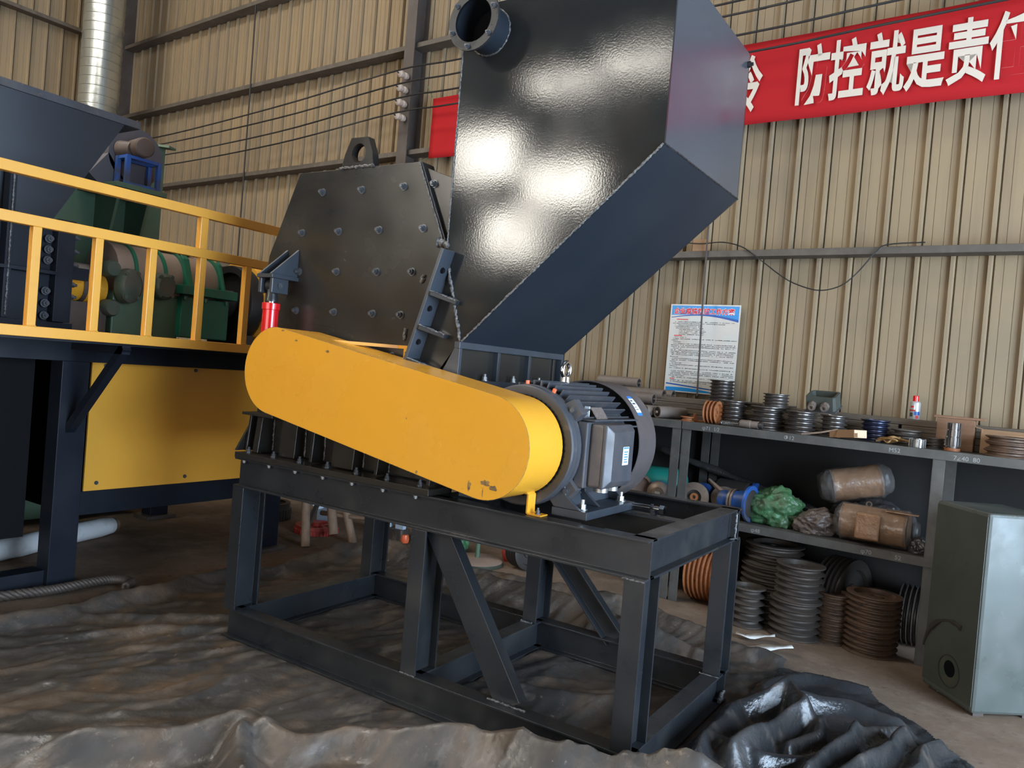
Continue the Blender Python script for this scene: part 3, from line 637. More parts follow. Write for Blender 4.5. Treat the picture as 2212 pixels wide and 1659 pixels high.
# shredder: hopper above a bolted body
sh = thing('shredder', 'dark navy shredder with big sloping hopper behind the yellow guard rail', 'shredder', (-4.8, -.9, 1.562))
m = MB()
top = [(-4.20, -2.6), (-4.20, .345), (-6.0, .345), (-6.0, -2.6)]; mid = [(-4.215, -2.56), (-4.215, .235), (-5.98, .235), (-5.98, -2.56)]; bot = [(-4.30, -1.75), (-4.30, -.155), (-5.30, -.155), (-5.30, -1.75)]
vs = [(*p, 3.075) for p in mid] + [(*p, 2.335) for p in bot]
m.add(vs, [(i, (i+1) % 4, 4+(i+1) % 4, 4+i) for i in range(4)]+[(0, 1, 2, 3), (4, 5, 6, 7)]); m.build('hopper', 'hopper_navy', sh)
m = MB(); m.box(-6.0, -4.20, -2.6, .345, 3.074, 3.124); m.build('hopper_rim', 'motor_grey', sh, bevel=.002)
m = MB(); m.box(-5.25, -4.25, -1.7, -.17, 1.60, 2.335); m.build('body', NV, sh)
for y in (-1.7, -1.2, -.82, -.46, -.118):
    m = MB(); m.box(-4.25, -4.17, y-.055 if y > -.2 else y-.02, y+.055 if y > -.2 else y+.02, 1.665, 2.335 if y > -.2 else 2.6); m.build('body_rib', NV, sh, bevel=.002)
    if y < -.2:
        m = MB(); m.bead((-4.165, y, 1.68), (-4.165, y, 2.6), .006); m.build('weld_seam', 'weld', sh, smooth=60)
m = MB(); m.box(-4.26, -4.16, -1.75, -.17, 1.968, 1.992); m.build('body_bar', NV, sh, bevel=.002)
m = MB(); m.box(-5.3, -4.12, -1.8, -.06, 1.562, 1.620); m.box(-5.3, -4.14, -1.8, -.06, 1.620, 1.660); m.build('body_base', NV, sh, bevel=.002)
m = MB(); m.box(-4.24, -4.18, -.063, .048, 1.958, 2.038); m.build('end_bracket', NV, sh, bevel=.002)
m = MB(); m.box(-5.25, -4.25, -.17, -.14, 1.62, 2.335); m.build('end_plate', NV, sh)
bolts('bolt', [(-4.22, -.206, z) for z in (1.70, 1.78, 1.86, 2.06, 2.13, 2.20)], (1, 0, 0), sh, 'dark_bolt', .02, .025, .018)
bolts('bolt', [(-4.20, -.063, z) for z in (2.05, 2.14, 2.23, 1.92, 1.84)], (0, 1, 0), sh, 'dark_bolt', .018, .022, .018)

# drive coupling, gearbox, flywheel
cp = thing('drive_coupling', 'orange drive coupling between shredder and green gearbox, behind the rail', 'coupling', (-4.4, .1, 1.562))
m = MB(); m.lathe([(0, 0), (.10, 0), (.105, .03), (.105, .12), (.098, .135), (.098, .15), (.106, .165), (.106, .30), (0, .30)], (-4.40, -.052, 1.925), (0, 1, 0), 32); m.build('coupling_body', 'guard_yellow', cp, smooth=30)
m = MB(); m.lathe([(.107, .135), (.107, .165)], (-4.40, -.052, 1.925), (0, 1, 0), 32); m.build('dark_band', 'rusty_brown', cp)
m = MB(); m.cyl((-4.55, -.04, 2.02), (-4.55, .24, 2.02), .085, n=28); m.build('rear_coupling', 'dusty_pink', cp, smooth=30)
m = MB(); m.box(-4.50, -4.28, -.05, .24, 1.562, 1.82); m.build('coupling_stand', 'rusty_brown', cp)
gx = thing('gearbox', 'large green gearbox with round bearing caps and dusty domed cover behind the rail', 'gearbox', (-4.5, .75, 1.562))
m = MB(); m.box(-4.72, -4.28, .28, .80, 1.60, 1.93); m.build('lower_case', 'green_dark', gx, bevel=.008)
m = MB(); m.box(-4.72, -4.22, .78, 1.20, 1.64, 1.95); m.build('case_block', 'green_bright', gx, bevel=.006)
m = MB(); m.box(-4.75, -4.18, .755, 1.245, 1.965, 2.035); m.build('split_flange', 'green_bright', gx, bevel=.004)
m = MB(); m.box(-4.72, -4.20, .74, 1.24, 1.562, 1.60); m.box(-4.72, -4.23, .26, .76, 1.562, 1.60); m.build('base', 'green_bright', gx, bevel=.004)
m = MB(); m.cyl((-4.50, .30, 2.05), (-4.50, 1.16, 2.05), .235, n=48); m.build('domed_cover', 'dusty_pink', gx, smooth=30)
for y in (.43, .66, .82, 1.13):
    m = MB(); m.lathe([(.20, -.012), (.252, -.012), (.252, .012), (.20, .012)], (-4.50, y, 2.05), (0, 1, 0), 40); m.build('cover_rib', 'green_bright', gx, smooth=30)
for ya, yb in ((.80, .86), (1.12, 1.15)): m = MB(); m.xz([(-4.24, 2.03), (-4.20, 2.03), (-4.28, 2.24), (-4.33, 2.28)], ya, yb); m.build('cover_fin', 'green_bright', gx, bevel=.01)
m = MB(); m.box(-4.66, -4.42, .60, .98, 2.285, 2.30); m.build('top_lid', 'green_dark', gx)
m = MB(); m.cyl((-4.50, .765, 2.30), (-4.50, .765, 2.335), .05, n=20); m.build('breather_cap', 'chrome', gx, smooth=30)
for y, z, rx, rz in ((.335, 1.965, .085, .125), (.595, 1.995, .085, .10)):
    m = MB(); n = 28; pr = [(rx*math.cos(2*PI*i/n), rz*math.sin(2*PI*i/n)) for i in range(n)]
    vs = [(-4.23, y+p[0], z+p[1]) for p in pr]+[(-4.15, y+p[0]*.96, z+p[1]*.96) for p in pr]+[(-4.13, y+p[0]*.75, z+p[1]*.75) for p in pr]
    m.add(vs, [(i, (i+1) % n, n+(i+1) % n, n+i) for i in range(n)]+[(n+i, n+(i+1) % n, 2*n+(i+1) % n, 2*n+i) for i in range(n)]+[tuple(range(2*n, 3*n)), tuple(range(n-1, -1, -1))]); cap = m.build('bearing_cap', 'green_greasy', gx, smooth=40)
    for a_ in (60, 130, 230, 310):
        t = math.radians(a_); m = MB(); m.hexbolt((-4.145, y+rx*.84*math.cos(t), z+rz*.84*math.sin(t)), (1, 0, 0), .014, .014, 0); m.build('bolt', 'green_greasy', cap)
for y, z in ((.235, 2.075), (.25, 1.80)):
    m = MB(); m.lathe([(0, 0), (.05, 0), (.06, .02), (.06, .10), (0, .10)], (-4.21, y, z), (-1, 0, 0), 20); m.build('oil_plug', 'green_greasy', gx, smooth=40)
bolts('bolt', [(-4.21, y, 1.952) for y in (.80, .98, 1.17)], (0, 0, -1), gx, 'green_bright', .016, .02, .01)
fw = thing('flywheel', 'black flywheel at the end of the green gearbox', 'flywheel', (-4.45, 1.42, 1.562))
m = MB(); m.lathe([(.10, -.02), (.25, -.02), (.26, -.05), (.315, -.05), (.32, -.04), (.32, .06), (.26, .06), (.25, .02), (.10, .02)], (-4.45, 1.40, 1.955), (0, 1, 0), 48); m.build('rim', 'rubber_black', fw, smooth=30)
m = MB(); m.cyl((-4.45, 1.30, 1.955), (-4.45, 1.47, 1.955), .11, n=28); m.build('hub', 'grease_dark', fw, smooth=30)
m = MB(); m.box(-4.7, -4.2, 1.36, 1.44, 1.562, 1.70); m.build('pedestal', 'grease_dark', fw)
dg = thing('drive_guard', 'orange yellow rounded drive guard beside the black flywheel behind the crusher', 'belt guard', (-4.4, 1.62, 1.562))
m = MB(); n = 22; pts = [(-4.85, 1.566), (-4.15, 1.566), (-4.15, 1.98)]+[(-4.50+.35*math.cos(PI*i/n), 1.98+.35*math.sin(PI*i/n)) for i in range(n+1)]; m.xz(pts, 1.48, 1.95); m.build('guard_shell', 'panel_yellow', dg, bevel=.004)

# green tower with blower behind
tw = thing('green_tower', 'tall green sheet metal tower behind the shredder in the far corner', 'conveyor housing', (-6.0, .9, FL))
m = MB(); m.yz([(-.3, .03), (1.43, .03), (1.43, 3.37), (1.30, 3.37), (1.0, 3.06), (-.3, 3.06)], -6.4, -5.62); m.build('tower_body', 'green_dark', tw, bevel=.004)
for y in (.83, 1.10): m = MB(); m.xz([(-5.62, 1.7), (-5.61, 1.7), (-5.28, 2.78), (-5.28, 2.83), (-5.62, 2.83)], y-.012, y+.012); m.build('bracket', 'green_dark', tw)
m = MB(); m.box(-5.64, -5.60, .47, .49, .5, 2.5); m.box(-5.64, -5.605, .93, .945, .5, 2.8); m.build('tower_seam', 'green_dark', tw)
m = MB(); m.box(-5.62, -5.02, .66, 1.10, 2.805, 2.845); m.build('bracket_shelf', 'green_dark', tw, bevel=.003)
m = MB(); m.bar((-5.9, 1.25, 3.40), (-5.5, 1.42, 3.36), .1, .02); m.build('tower_cap', 'green_dark', tw)
bl = thing('blower', 'round grey blower with rusty motor on a blue stand, fixed to the green tower', 'blower', (-5.2, .9, 2.846))
m = MB(); m.lathe([(0, 0), (.240, 0), (.240, .18), (0, .18)], (-5.42, .935, 3.125), (1, 0, 0), 40); m.yz([(.70, 3.1), (.85, 2.90), (.70, 2.78), (.55, 2.90)], -5.42, -5.24); m.build('casing', 'blower_grey', bl, smooth=30)
m = MB(); m.lathe([(0, 0), (.078, 0), (.082, .02), (.082, .20), (.07, .21), (.02, .215), (0, .215)], (-5.20, .885, 3.165), (1, -.12, 0), 28); m.build('motor', 'rusty_brown', bl, smooth=30)
m = MB(); m.lathe([(0, 0), (.075, 0), (.06, .13), (0, .13)], (-5.24, .80, 3.15), (1, .25, 0), 20); m.build('motor_mount', 'rusty_brown', bl, smooth=30)
m = MB()
for y in (.76, 1.03):
    for x in (-5.20, -5.06): m.box(x-.017, x+.017, y-.017, y+.017, 2.847, 3.085)
for y in (.76, 1.03): m.box(-5.21, -5.05, y-.012, y+.012, 3.06, 3.085)
for x in (-5.20, -5.06): m.box(x-.012, x+.012, .75, 1.04, 3.06, 3.085); m.box(x-.012, x+.012, .75, 1.04, 2.847, 2.868)
m.build('stand', 'blue_paint', bl)
# silver spiral duct in the corner
du = thing('spiral_duct', 'shiny galvanised spiral duct rising in the far left corner', 'duct', (-9.90, 3.02, FL))
dx, dy = -9.86, 3.02
m = MB(); prof = [(.255, .02)]; z = .02
while z < RZ-.1:
    prof += [(.255, z+.10), (.262, z+.106), (.262, z+.116), (.255, z+.122)]; z += .122
m.lathe(prof, (dx, dy, FL), (0, 0, 1), 36); m.build('duct_pipe', 'galvanised', du, smooth=40)

# floor clutter under the platform
m = MB(); pts = [Vector((-4.49, -.62, .064)).lerp(Vector((-4.97, .79, .064)), i/14)+Vector((random.uniform(-.006, .006), 0, random.uniform(-.004, .006))) for i in range(15)]
m.tube(pts, [.075]*14+[.065], 18); wp = thing('white_pipe', 'white plastic wrapped pipe lying on the floor under the left platform', 'pipe', (-4.7, .1, FL)); m.build('pipe_body', 'white_plastic', wp, smooth=50)
m = MB(); m.cyl((-4.97, .79, .064), (-4.985, .835, .064), .055, n=18); m.build('pipe_end', 'bare_iron', wp, smooth=30)
ro = []
path = [(-3.78, -1.2, 0), (-3.77, -.85, 0), (-3.755, -.56, 0), (-3.70, -.36, .004), (-3.68, -.24, .006), (-3.685, -.08, .006), (-3.68, .06, .004), (-3.61, .13, 0), (-3.54, .12, 0), (-3.50, .06, .0)]
def cr_spline(P_, n=12):
    P_ = [Vector(p) for p in P_]; out = []
    for i in range(len(P_)-1):
        p0, p1, p2, p3 = P_[max(i-1, 0)], P_[i], P_[i+1], P_[min(i+2, len(P_)-1)]
        for k in range(n):
            t = k/n; out.append(.5*((2*p1)+(-p0+p2)*t+(2*p0-5*p1+4*p2-p3)*t*t+(-p0+3*p1-3*p2+p3)*t*t*t))
    out.append(P_[-1]); return out
cen = cr_spline(path, 18); m = MB()
for k in range(4):
    pts = []
    for i, p in enumerate(cen):
        d = (cen[min(i+1, len(cen)-1)]-cen[max(i-1, 0)]).normalized(); a = Vector((0, 0, 1)); b = d.cross(a).normalized(); a = b.cross(d)
        t = i*.55+2*PI*k/4; pts.append(p+Vector((0, 0, .026))+(a*math.cos(t)+b*math.sin(t))*.017)
    m.tube(pts, .0150, 7)
tag(m.build('wire_rope', 'pulley_dull', smooth=60), 'thick twisted steel wire rope lying on the floor beside the platform foot', 'wire rope')
# rough trestle of logs, gears and loose parts behind the frame
st = thing('log_stool', 'rough stool of bare log legs behind the crusher frame, seen under its beam', 'stool', (-3.75, 2.0, FL))
for p0, p1, r in [((-3.72, 1.75, FL), (-3.86, 1.83, .48), .038), ((-3.72, 2.06, .05), (-3.86, 2.10, .48), .042), ((-3.58, 2.16, FL), (-3.72, 2.10, .48), .036)]:
    m = MB(); m.cyl(p0, p1, r, r*.85, n=14); m.build('leg', 'log_wood', st, smooth=30)
m = MB(); m.tube([(-3.93, 2.10, .20), (-3.62, 2.13, .215), (-3.30, 2.18, .235)], [.022, .019, .014], 8); m.build('rail', 'log_wood', st, smooth=50)
m = MB(); m.bar((-3.75, 1.77, .12), (-4.0, 2.12, .28), .03, .05); m.build('rail', 'column_brown', st)
m = MB(); m.box(-4.2, -3.6, 1.76, 2.22, .478, .52); m.build('seat', 'wood_board', st)
def gear(name, loc, r, h, nt, mat, label, spokes=True):
    t = thing(name, label, 'gear', loc); m = MB(); pts = []
    for i in range(nt):
        a0 = 2*PI*i/nt
        for k, rr in ((0, r), (.48, r), (.52, r*.94), (.98, r*.94)): a = a0+2*PI/nt*k; pts.append((rr*math.cos(a), rr*math.sin(a)))
    mm = MB(Matrix.Translation(loc)); mm.xy(pts, .0, h*.62); mm.lathe([(r*.93, h*.62), (r*.93, h), (r*.72, h), (r*.70, h*.65)], (0, 0, 0), (0, 0, 1), 40); mm.build('toothed_rim', mat, t, smooth=30)
    if spokes:
        mm = MB(Matrix.Translation(loc))
        for i in range(5): a = 2*PI*i/5; mm.bar((r*.1*math.cos(a), r*.1*math.sin(a), h*.8), (r*.74*math.cos(a), r*.74*math.sin(a), h*.8), r*.18, h*.2)
        mm.build('spokes', mat, t)
    mm = MB(Matrix.Translation(loc)); mm.cyl((0, 0, h*.62), (0, 0, h*1.3), r*.22, n=20); mm.build('hub', mat, t, smooth=30); return t
gear('large_gear', (-4.08, 2.20, FL), .20, .07, 44, 'fire_red', 'red toothed gear wheel lying flat on the floor behind log stool')
gear('spur_gear', (-4.78, 2.25, FL), .20, .16, 36, 'grease_dark', 'greasy black gear wheel on the floor between platform leg and log stool')
t = thing('shaft_block', 'grey blue machined block standing on the greasy black gear', 'machine part', (-4.80, 2.27, FL+.21))
m = MB(); m.lathe([(0, 0), (.02, 0), (.02, .06), (.11, .07), (.11, .22), (0, .22)], (-4.80, 2.27, FL+.21), (0, 0, 1), 24); m.build('block_body', 'blower_grey', t, smooth=30)
t = thing('chain_link', 'light blue steel link plate leaning behind the red gear', 'machine part', (-4.25, 2.48, FL))
m = MB(); m.lathe([(.035, 0), (.07, 0), (.07, .03), (.035, .03), (.035, 0)], (-4.33, 2.44, .20), (1, -.6, .2), 24); m.box(-4.36, -4.15, 2.46, 2.49, FL, .16); m.build('link_body', 'light_blue', t, smooth=30)
t = thing('universal_joint', 'pale blue forked joint with orange cap, upright behind middle post of the frame', 'machine part', (-3.40, 2.55, FL))
for x in (-3.52, -3.37):
    m = MB(); m.lathe([(.028, 0), (.062, 0), (.062, .04), (.028, .04), (.028, 0)], (x, 2.50, .285), (.8, -.6, 0), 24); m.box(x-.03, x+.06, 2.49, 2.53, .10, .26); m.build('fork', 'light_blue', t, smooth=30)
m = MB(); m.lathe([(0, 0), (.035, 0), (.042, .03), (.03, .07), (0, .07)], (-3.29, 2.50, .0), (0, 0, 1), 18); m.build('cap', 'orange_plastic', t, smooth=40)
m = MB(); m.box(-3.55, -3.30, 2.46, 2.58, FL, .11); m.build('base', 'tarp', t, bevel=.01)
def lump(name, loc, size, mat, label, cat, seed=0, rz=0, amp=.35, sharp=5.0, parent=None):
    bm = bmesh.new(); bmesh.ops.create_icosphere(bm, subdivisions=5, radius=1)
    for v in bm.verts:
        q = v.co*1.3+Vector((seed*7.1, seed*3.3, 0)); r = 1+amp*(noise.noise(q)*.8+(.5-abs(noise.noise(q*2.3)))*.5-.2)+.05*noise.noise(q*sharp)+amp*.30*(1-2*abs(noise.noise(Vector((q.x*1.6, q.y*1.6, q.z*3.2+seed)))))+amp*.12*(1-2*abs(noise.noise(q*4.3)))
        v.co = v.co*r; v.co.z = max(v.co.z, -.72)
    zmin = min(v.co.z for v in bm.verts); R_ = Matrix.Rotation(rz, 4, 'Z')
    for v in bm.verts:
        c = Vector((v.co.x*size[0], v.co.y*size[1], (v.co.z-zmin)*size[2])); v.co = R_ @ c + (Vector(loc) if parent is None else Vector((0, 0, 0)))
    me = bpy.data.meshes.new(name); bm.to_mesh(me); bm.free(); me.materials.append(MATS[mat])
    for p in me.polygons: p.use_smooth = True
    o = bpy.data.objects.new(name, me); COL.objects.link(o)
    if parent is None: tag(o, label, cat)
    else: o.parent = parent; o.location = loc
    return o
lump('plastic_sack', (-2.88, 2.60, FL), (.17, .13, .20), 'green_bag', 'green plastic sack on the floor behind middle post of the frame', 'bag', 3)
t = thing('round_stand', 'dusty round stand base with thin green pole, on floor behind the frame', 'stand', (-2.47, 2.46, FL))
m = MB(); m.lathe([(0, 0), (.205, 0), (.21, .01), (.21, .032), (.19, .045), (.05, .055), (0, .055)], (-2.47, 2.46, FL), (0, 0, 1), 48); m.build('base', 'dusty_pink', t, smooth=30)
m = MB(); m.lathe([(.2105, .002), (.2105, .030)], (-2.47, 2.46, FL), (0, 0, 1), 48); m.build('base_edge', 'green_greasy', t, smooth=30)
m = MB(); m.cyl((-2.47, 2.46, .04), (-2.47, 2.46, 1.05), .019, n=14); m.build('pole', 'green_dark', t, smooth=30)

# ------------------------------------------------------------------ things on the long wall
# four stretched cables on porcelain insulators at the column
cab = [((-10.6, 4.52), (-9.38, 4.437), (-6.70, 4.511), (-4.72, 4.624), (-3.83, 4.60), (-1.15, 4.575), (.5, 4.62), (3.0, 4.70)),
       ((-10.6, 4.40), (-9.32, 4.327), (-6.69, 4.370), (-4.715, 4.478), (-3.815, 4.466), (-1.04, 4.476), (-.61, 4.484), (3.0, 4.55)),
       ((-10.6, 4.24), (-9.06, 4.166), (-6.67, 4.202), (-4.718, 4.329), (-3.80, 4.315), (-1.025, 4.307), (.07, 4.339), (3.0, 4.42)),
       ((-10.6, 4.10), (-9.04, 4.024), (-6.655, 4.062), (-4.72, 4.180), (-3.85, 4.165), (-1.0, 4.16), (.07, 4.19), (3.0, 4.27))]
order = ['topmost', 'second', 'third', 'lowest']
for i, pts in enumerate(cab):
    m = MB(); m.tube(cr_spline([w2(a, 3.03, z) for a, z in pts], 6), .009, 6)
    tag(m.build('overhead_cable', 'cable_black', smooth=60), '%s of the four dark cables stretched along the beige wall' % order[i], 'cable', 'cables along the wall')
    s0, z0 = -4.735, pts[3][1]-.012
    t = thing('insulator', '%s porcelain insulator on the brown column' % order[i], 'insulator', w2(s0, 3.20, z0), TH, 'insulators on the column')
    m = MB(); m.lathe([(0, 0), (.022, 0), (.036, .02), (.036, .05), (.022, .062), (.022, .075), (.038, .088), (.038, .12), (.02, .14), (0, .14)], w2(s0, 3.198, z0), -WN_, 20); m.build('porcelain_body', 'porcelain', t, smooth=40)
    m = MB(); m.cyl(w2(s0, 3.21, z0), w2(s0, 3.04, z0), .008, n=8); m.build('pin', 'dark_bolt', t)
# thin wires
m = MB(); m.tube([w2(-7.62, 3.235, 6.0), w2(-7.60, 3.235, 4.75), w2(-7.59, 3.235, 2.0)], .010, 6)
tag(m.build('vertical_wire', 'cable_black', smooth=60), 'thin dark vertical wire on the wall between corner and column', 'wire')
m = MB(); m.tube([w2(-1.243, 3.232, 3.18), w2(-1.235, 3.232, 2.92), w2(-1.226, 3.232, 2.265), w2(-1.204, 3.232, 1.515)], .008, 6)
tag(m.build('vertical_rod', 'column_brown', smooth=60), 'thin dark vertical rod running down across the blue and white poster', 'rod')
m = MB(); lp = [(-1.57, 2.78), (-1.299, 2.749), (-1.105, 2.755), (-.951, 2.717), (-.833, 2.643), (-.605, 2.476), (-.461, 2.407), (-.319, 2.376), (-.182, 2.411), (-.08, 2.501), (.031, 2.648), (.103, 2.702), (.345, 2.712)]
m.tube(cr_spline([w2(a, 3.232, z) for a, z in lp], 5), .0045, 6)
tag(m.build('hanging_wire', 'cable_black', smooth=60), 'thin dark wire hanging in a loop below the wall rail above the poster', 'wire')
m = WB(); m.box(-1.37, -1.24, 3.26, 3.33, 2.693, 2.79)
tag(m.build('switch_box', 'cardboard', bevel=.004), 'small tan box on the wall rail beside the hopper', 'box')
# banner
bn = thing('red_banner', 'long red cloth banner with large pale Chinese characters hung high on the wall', 'banner', w2(-.5, 3.22, 3.7), TH)
m = MB(); nx, nz = 120, 8; vs = []
for j in range(nz+1):
    for i in range(nx+1):
        a = -4.37+7.4*i/nx; f = j/nz
        b0 = 3.725-.055*min(1, (a+4.4)/3.4)+.004*math.sin(a*5); b1 = 4.345-.035*min(1, max(0, (a+4.4)/3.4))+.05*max(0, a+.5)*.25
        q = Vector((a*2.0, f*2.2, 3)); d = 3.228+.009*noise.noise(q)+.007*noise.noise(Vector((a*1.2+f*2.5, f*3-a*1.2, 9)))
        vs.append(w2(a, d, b0+(b1-b0)*f))
m.add(vs, [(j*(nx+1)+i, j*(nx+1)+i+1, (j+1)*(nx+1)+i+1, (j+1)*(nx+1)+i) for j in range(nz) for i in range(nx)])
bo = m.build('banner_cloth', 'banner_red', bn, smooth=80); sm = bo.modifiers.new('thick', 'SOLIDIFY'); sm.thickness = .002
for ch, s0 in zip('冷防控就是责任', (-1.135, -.638, -.392, -.130, .118, .372, .622)):
    text_part('character', ch, .46, wtext(s0, 3.209, 3.815), 'banner_white', bn, bold=.010, sx=.54)
m = MB(); m.tube([w2(-4.36, 3.2, 4.35), w2(-4.42, 3.18, 4.47)], .004, 5); m.tube([w2(-4.36, 3.2, 3.72), w2(-4.62, 3.18, 3.64)], .004, 5); m.build('tie_cord', 'green_dark', bn)
# poster
po = thing('poster', 'white notice poster with blue wave header and red Chinese title on the wall', 'poster', w2(-1.26, 3.37, 1.53), TH)
s0, s1, z0, z1, dp = -1.562, -.958, 1.533, 2.270, 3.372
m = WB(); m.box(s0, s1, dp, dp+.006, z0, z1); m.build('sheet', 'poster_paper', po)
PW, PH = s1-s0, z1-z0
def curve_band(name, lo, hi, mat, off):
    m = WB(); n = 20; vs = []
    for i in range(n+1):
        u = i/n; vs += [(s0+.012+u*(PW-.022), dp-off, z0+lo(u)*PH), (s0+.012+u*(PW-.022), dp-off, z0+hi(u)*PH)]
    m.add(vs, [(2*i, 2*i+2, 2*i+3, 2*i+1) for i in range(n)]); m.build(name, mat, po)
hb = lambda u: .875+.012*math.sin(u*3)-.055*max(0, u-.42)*1.2
curve_band('header_band', lambda u: hb(u), lambda u: .985, 'poster_blue', .0006)
curve_band('header_wave', lambda u: .845-.035*u+.045*math.sin(u*PI)**1.0, lambda u: .853-.015*u+.045*math.sin(u*PI), 'poster_deep', .0008)
curve_band('footer_band', lambda u: .012, lambda u: .052-.03*u+.012*math.sin(u*5), 'poster_blue', .0006)
curve_band('footer_wave', lambda u: .085-.055*u, lambda u: .10-.058*u, 'poster_deep', .0008)
text_part('title_outline', '企业疫情防控工作方案', .053, wtext(s0+.032, dp-.0006, z0+.897*PH), 'label_white', po, bold=.0034, sx=.99, depth=.0002)
text_part('title', '企业疫情防控工作方案', .053, wtext(s0+.032, dp-.0012, z0+.897*PH), 'ink_red', po, bold=.0012, sx=.99)
rnd = random.Random(3)
m = WB()
rows = [(.80, .08, .95), (.782, .05, .80), (.764, .08, .46), (.747, .08, .48), (.729, .08, .50), (.711, .15, .52), (.693, .15, .54), (.675, .15, .52), (.657, .15, .50), (.625, .09, .25), (.606, .07, .97), (.588, .05, .14), (.570, .08, .18), (.551, .08, .97), (.533, .05, .97), (.515, .05, .95), (.497, .08, .2), (.478, .05, .97), (.46, .05, .97), (.443, .05, .97), (.425, .05, .97), (.40, .05, .16), (.382, .08, .93), (.364, .08, .97), (.347, .05, .14), (.33, .08, .22), (.311, .05, .97), (.293, .05, .16), (.272, .05, .97), (.24, .08, .95), (.222, .08, .97), (.204, .05, .97), (.187, .05, .3), (.168, .08, .92), (.132, .08, .80), (.115, .08, .6)]
for zz, a, b in rows:
    u = a
    while u < b:
        wd_ = rnd.uniform(.010, .020)
        if rnd.random() > .12: m.box(s0+u*PW, s0+(u+wd_)*PW, dp-.001, dp-.0005, z0+(zz-rnd.uniform(.002, .0045))*PH, z0+(zz+rnd.uniform(.001, .0045))*PH)
        u += wd_+.005
m.build('small_print', 'ink_black', po)
m = WB()
for zz, a, b in [(.828, .10, .27), (.643, .08, .20), (.15, .07, .14)]: m.box(s0+a*PW, s0+b*PW, dp-.001, dp-.0005, z0+(zz-.005)*PH, z0+(zz+.004)*PH)
m.build('red_headings', 'ink_red', po)

# ------------------------------------------------------------------ steel shelving
ZT, ZM = 1.325, .655
def rack(name, label, a, b, posts):
    t = thing(name, label, 'shelf', w2((a+b)/2, 3.0, FL), TH)
    for z in (ZT, ZM):
        m = WB(); m.box(a, b, 2.70, 3.36, z-.008, z); m.build('shelf_board', 'shelf_steel', t)
        m = WB(); m.box(a, b, 2.695, 2.702, z-.055, z+.002); m.box(a, b, 2.702, 2.75, z-.055, z-.049); m.build('front_beam', 'shelf_steel', t, bevel=.0015)
        m = WB(); m.box(a, b, 3.33, 3.36, z-.055, z-.008); m.build('rear_beam', 'shelf_steel', t)
    for p in posts:
        for d0, d1 in ((2.705, 2.765), (3.30, 3.36)):
            m = WB(); m.box(p-.035, p+.035, d0, d0+.007, FL+.001, ZT-.055); m.box(p-.035, p-.028, d0, d1, FL+.001, ZT-.055); m.build('post', 'shelf_steel', t, bevel=.0015)
        for z in (ZT, ZM):
            m = WB(); m.box(p-.03, p, 2.75, 3.33, z-.05, z-.012); m.build('side_bar', 'shelf_steel', t)
    m = WB(); m.box(a, b, 3.362, 3.366, FL+.001, ZT-.01); m.build('shade_sheet', 'shelf_shade', t); return t  # dark sheet added in place of the shade behind the shelves
rack('shelf_rack', 'dark steel rack half hidden behind the electric motor', -3.4, -1.085, (-3.3, -2.2, -1.122))
rk = rack('shelf_rack', 'long dark steel rack under the poster, loaded with pulleys and spare parts', -1.078, 2.3, (-1.042, .615, 2.2))
for body, a, z in [('φ71  1⁄2', -.92, ZT-.043), ('φ70', .27-.05, ZM-.043), ('52', .42, ZM-.042), ('φ48', -.50, ZM-.043), ('7∠40  80', .69, ZT-.045), ('Φ12', -.33, ZT-.042), ('M52', .33, ZT-.042)]:
    text_part('chalk_mark', body, .038, wtext(a, 2.6945, z), 'chalk', rk, depth=.0002)
m = WB(); m.lathe([(.0, 0), (.001, 0)], (0, 0, 0), (0, 0, 1), 4) if 0 else None
# planks lying along the wall on the rack
for k, (a, b, d0, d1, zz, nm) in enumerate([(-2.9, -.35, 3.04, 3.34, 0, 'lowest plank on the left rack, under the grey rollers'), (-.33, 2.0, 3.06, 3.33, 0, 'lowest dusty plank at the back of the long rack'), (-2.6, .1, 3.08, 3.35, .042, 'middle dusty plank at the back of the rack, behind the pulleys'), (.12, 2.2, 3.10, 3.35, .042, 'middle dusty plank under the spray can'),
        (-2.4, .30, 3.12, 3.35, .084, 'upper dusty plank below the poster'), (.32, 2.0, 3.13, 3.34, .084, 'upper dusty plank carrying the wooden crate side'), (-1.6, 1.5, 3.14, 3.34, .126, 'topmost dusty plank at the back of the rack')]):
    m = MB(Matrix.Translation(w2((a+b)/2, (d0+d1)/2, ZT+.0005+zz)) @ WM @ Matrix.Rotation(random.uniform(-.006, .006), 4, 'Z')); m.box(-(b-a)/2, (b-a)/2, -(d1-d0)/2, (d1-d0)/2, 0, .040)
    tag(m.build('plank', 'dusty_wood', bevel=.004), nm, 'plank', 'planks on the rack')
ZP = ZT+.167
# grey conveyor rollers
def roller(p0, p1, label, r=.045):
    p0, p1 = Vector(p0), Vector(p1); t = thing('conveyor_roller', label, 'roller', (p0+p1)/2-Vector((0, 0, r)), group='conveyor rollers on the rack')
    d = (p1-p0).normalized()
    m = MB(); m.cyl(p0, p1, r, n=28, caps=False); m.lathe([(r, 0), (r*.82, 0), (r*.78, .014), (0, .014)], p0, d, 28); m.lathe([(r, 0), (r*.82, 0), (r*.78, .014), (0, .014)], p1, -d, 28); m.build('tube', 'roller_grey', t, smooth=30)
    for p, e in ((p0, -d), (p1, d)):
        m = MB(); m.lathe([(r*.72, -.012), (r*.70, -.004), (r*.4, -.004), (r*.4, -.012)], p, e, 24); m.build('seal', 'rubber_black', t, smooth=30)
        m = MB(); m.cyl(p-e*.02, p+e*.016, .011, n=12); m.build('axle', 'bare_iron', t, smooth=30)
z = ZT+.046
roller(w2(-1.337, 2.80, z), w2(-1.215, 3.035, z), 'dusty roller pointing at the viewer on the rack edge, right of two')
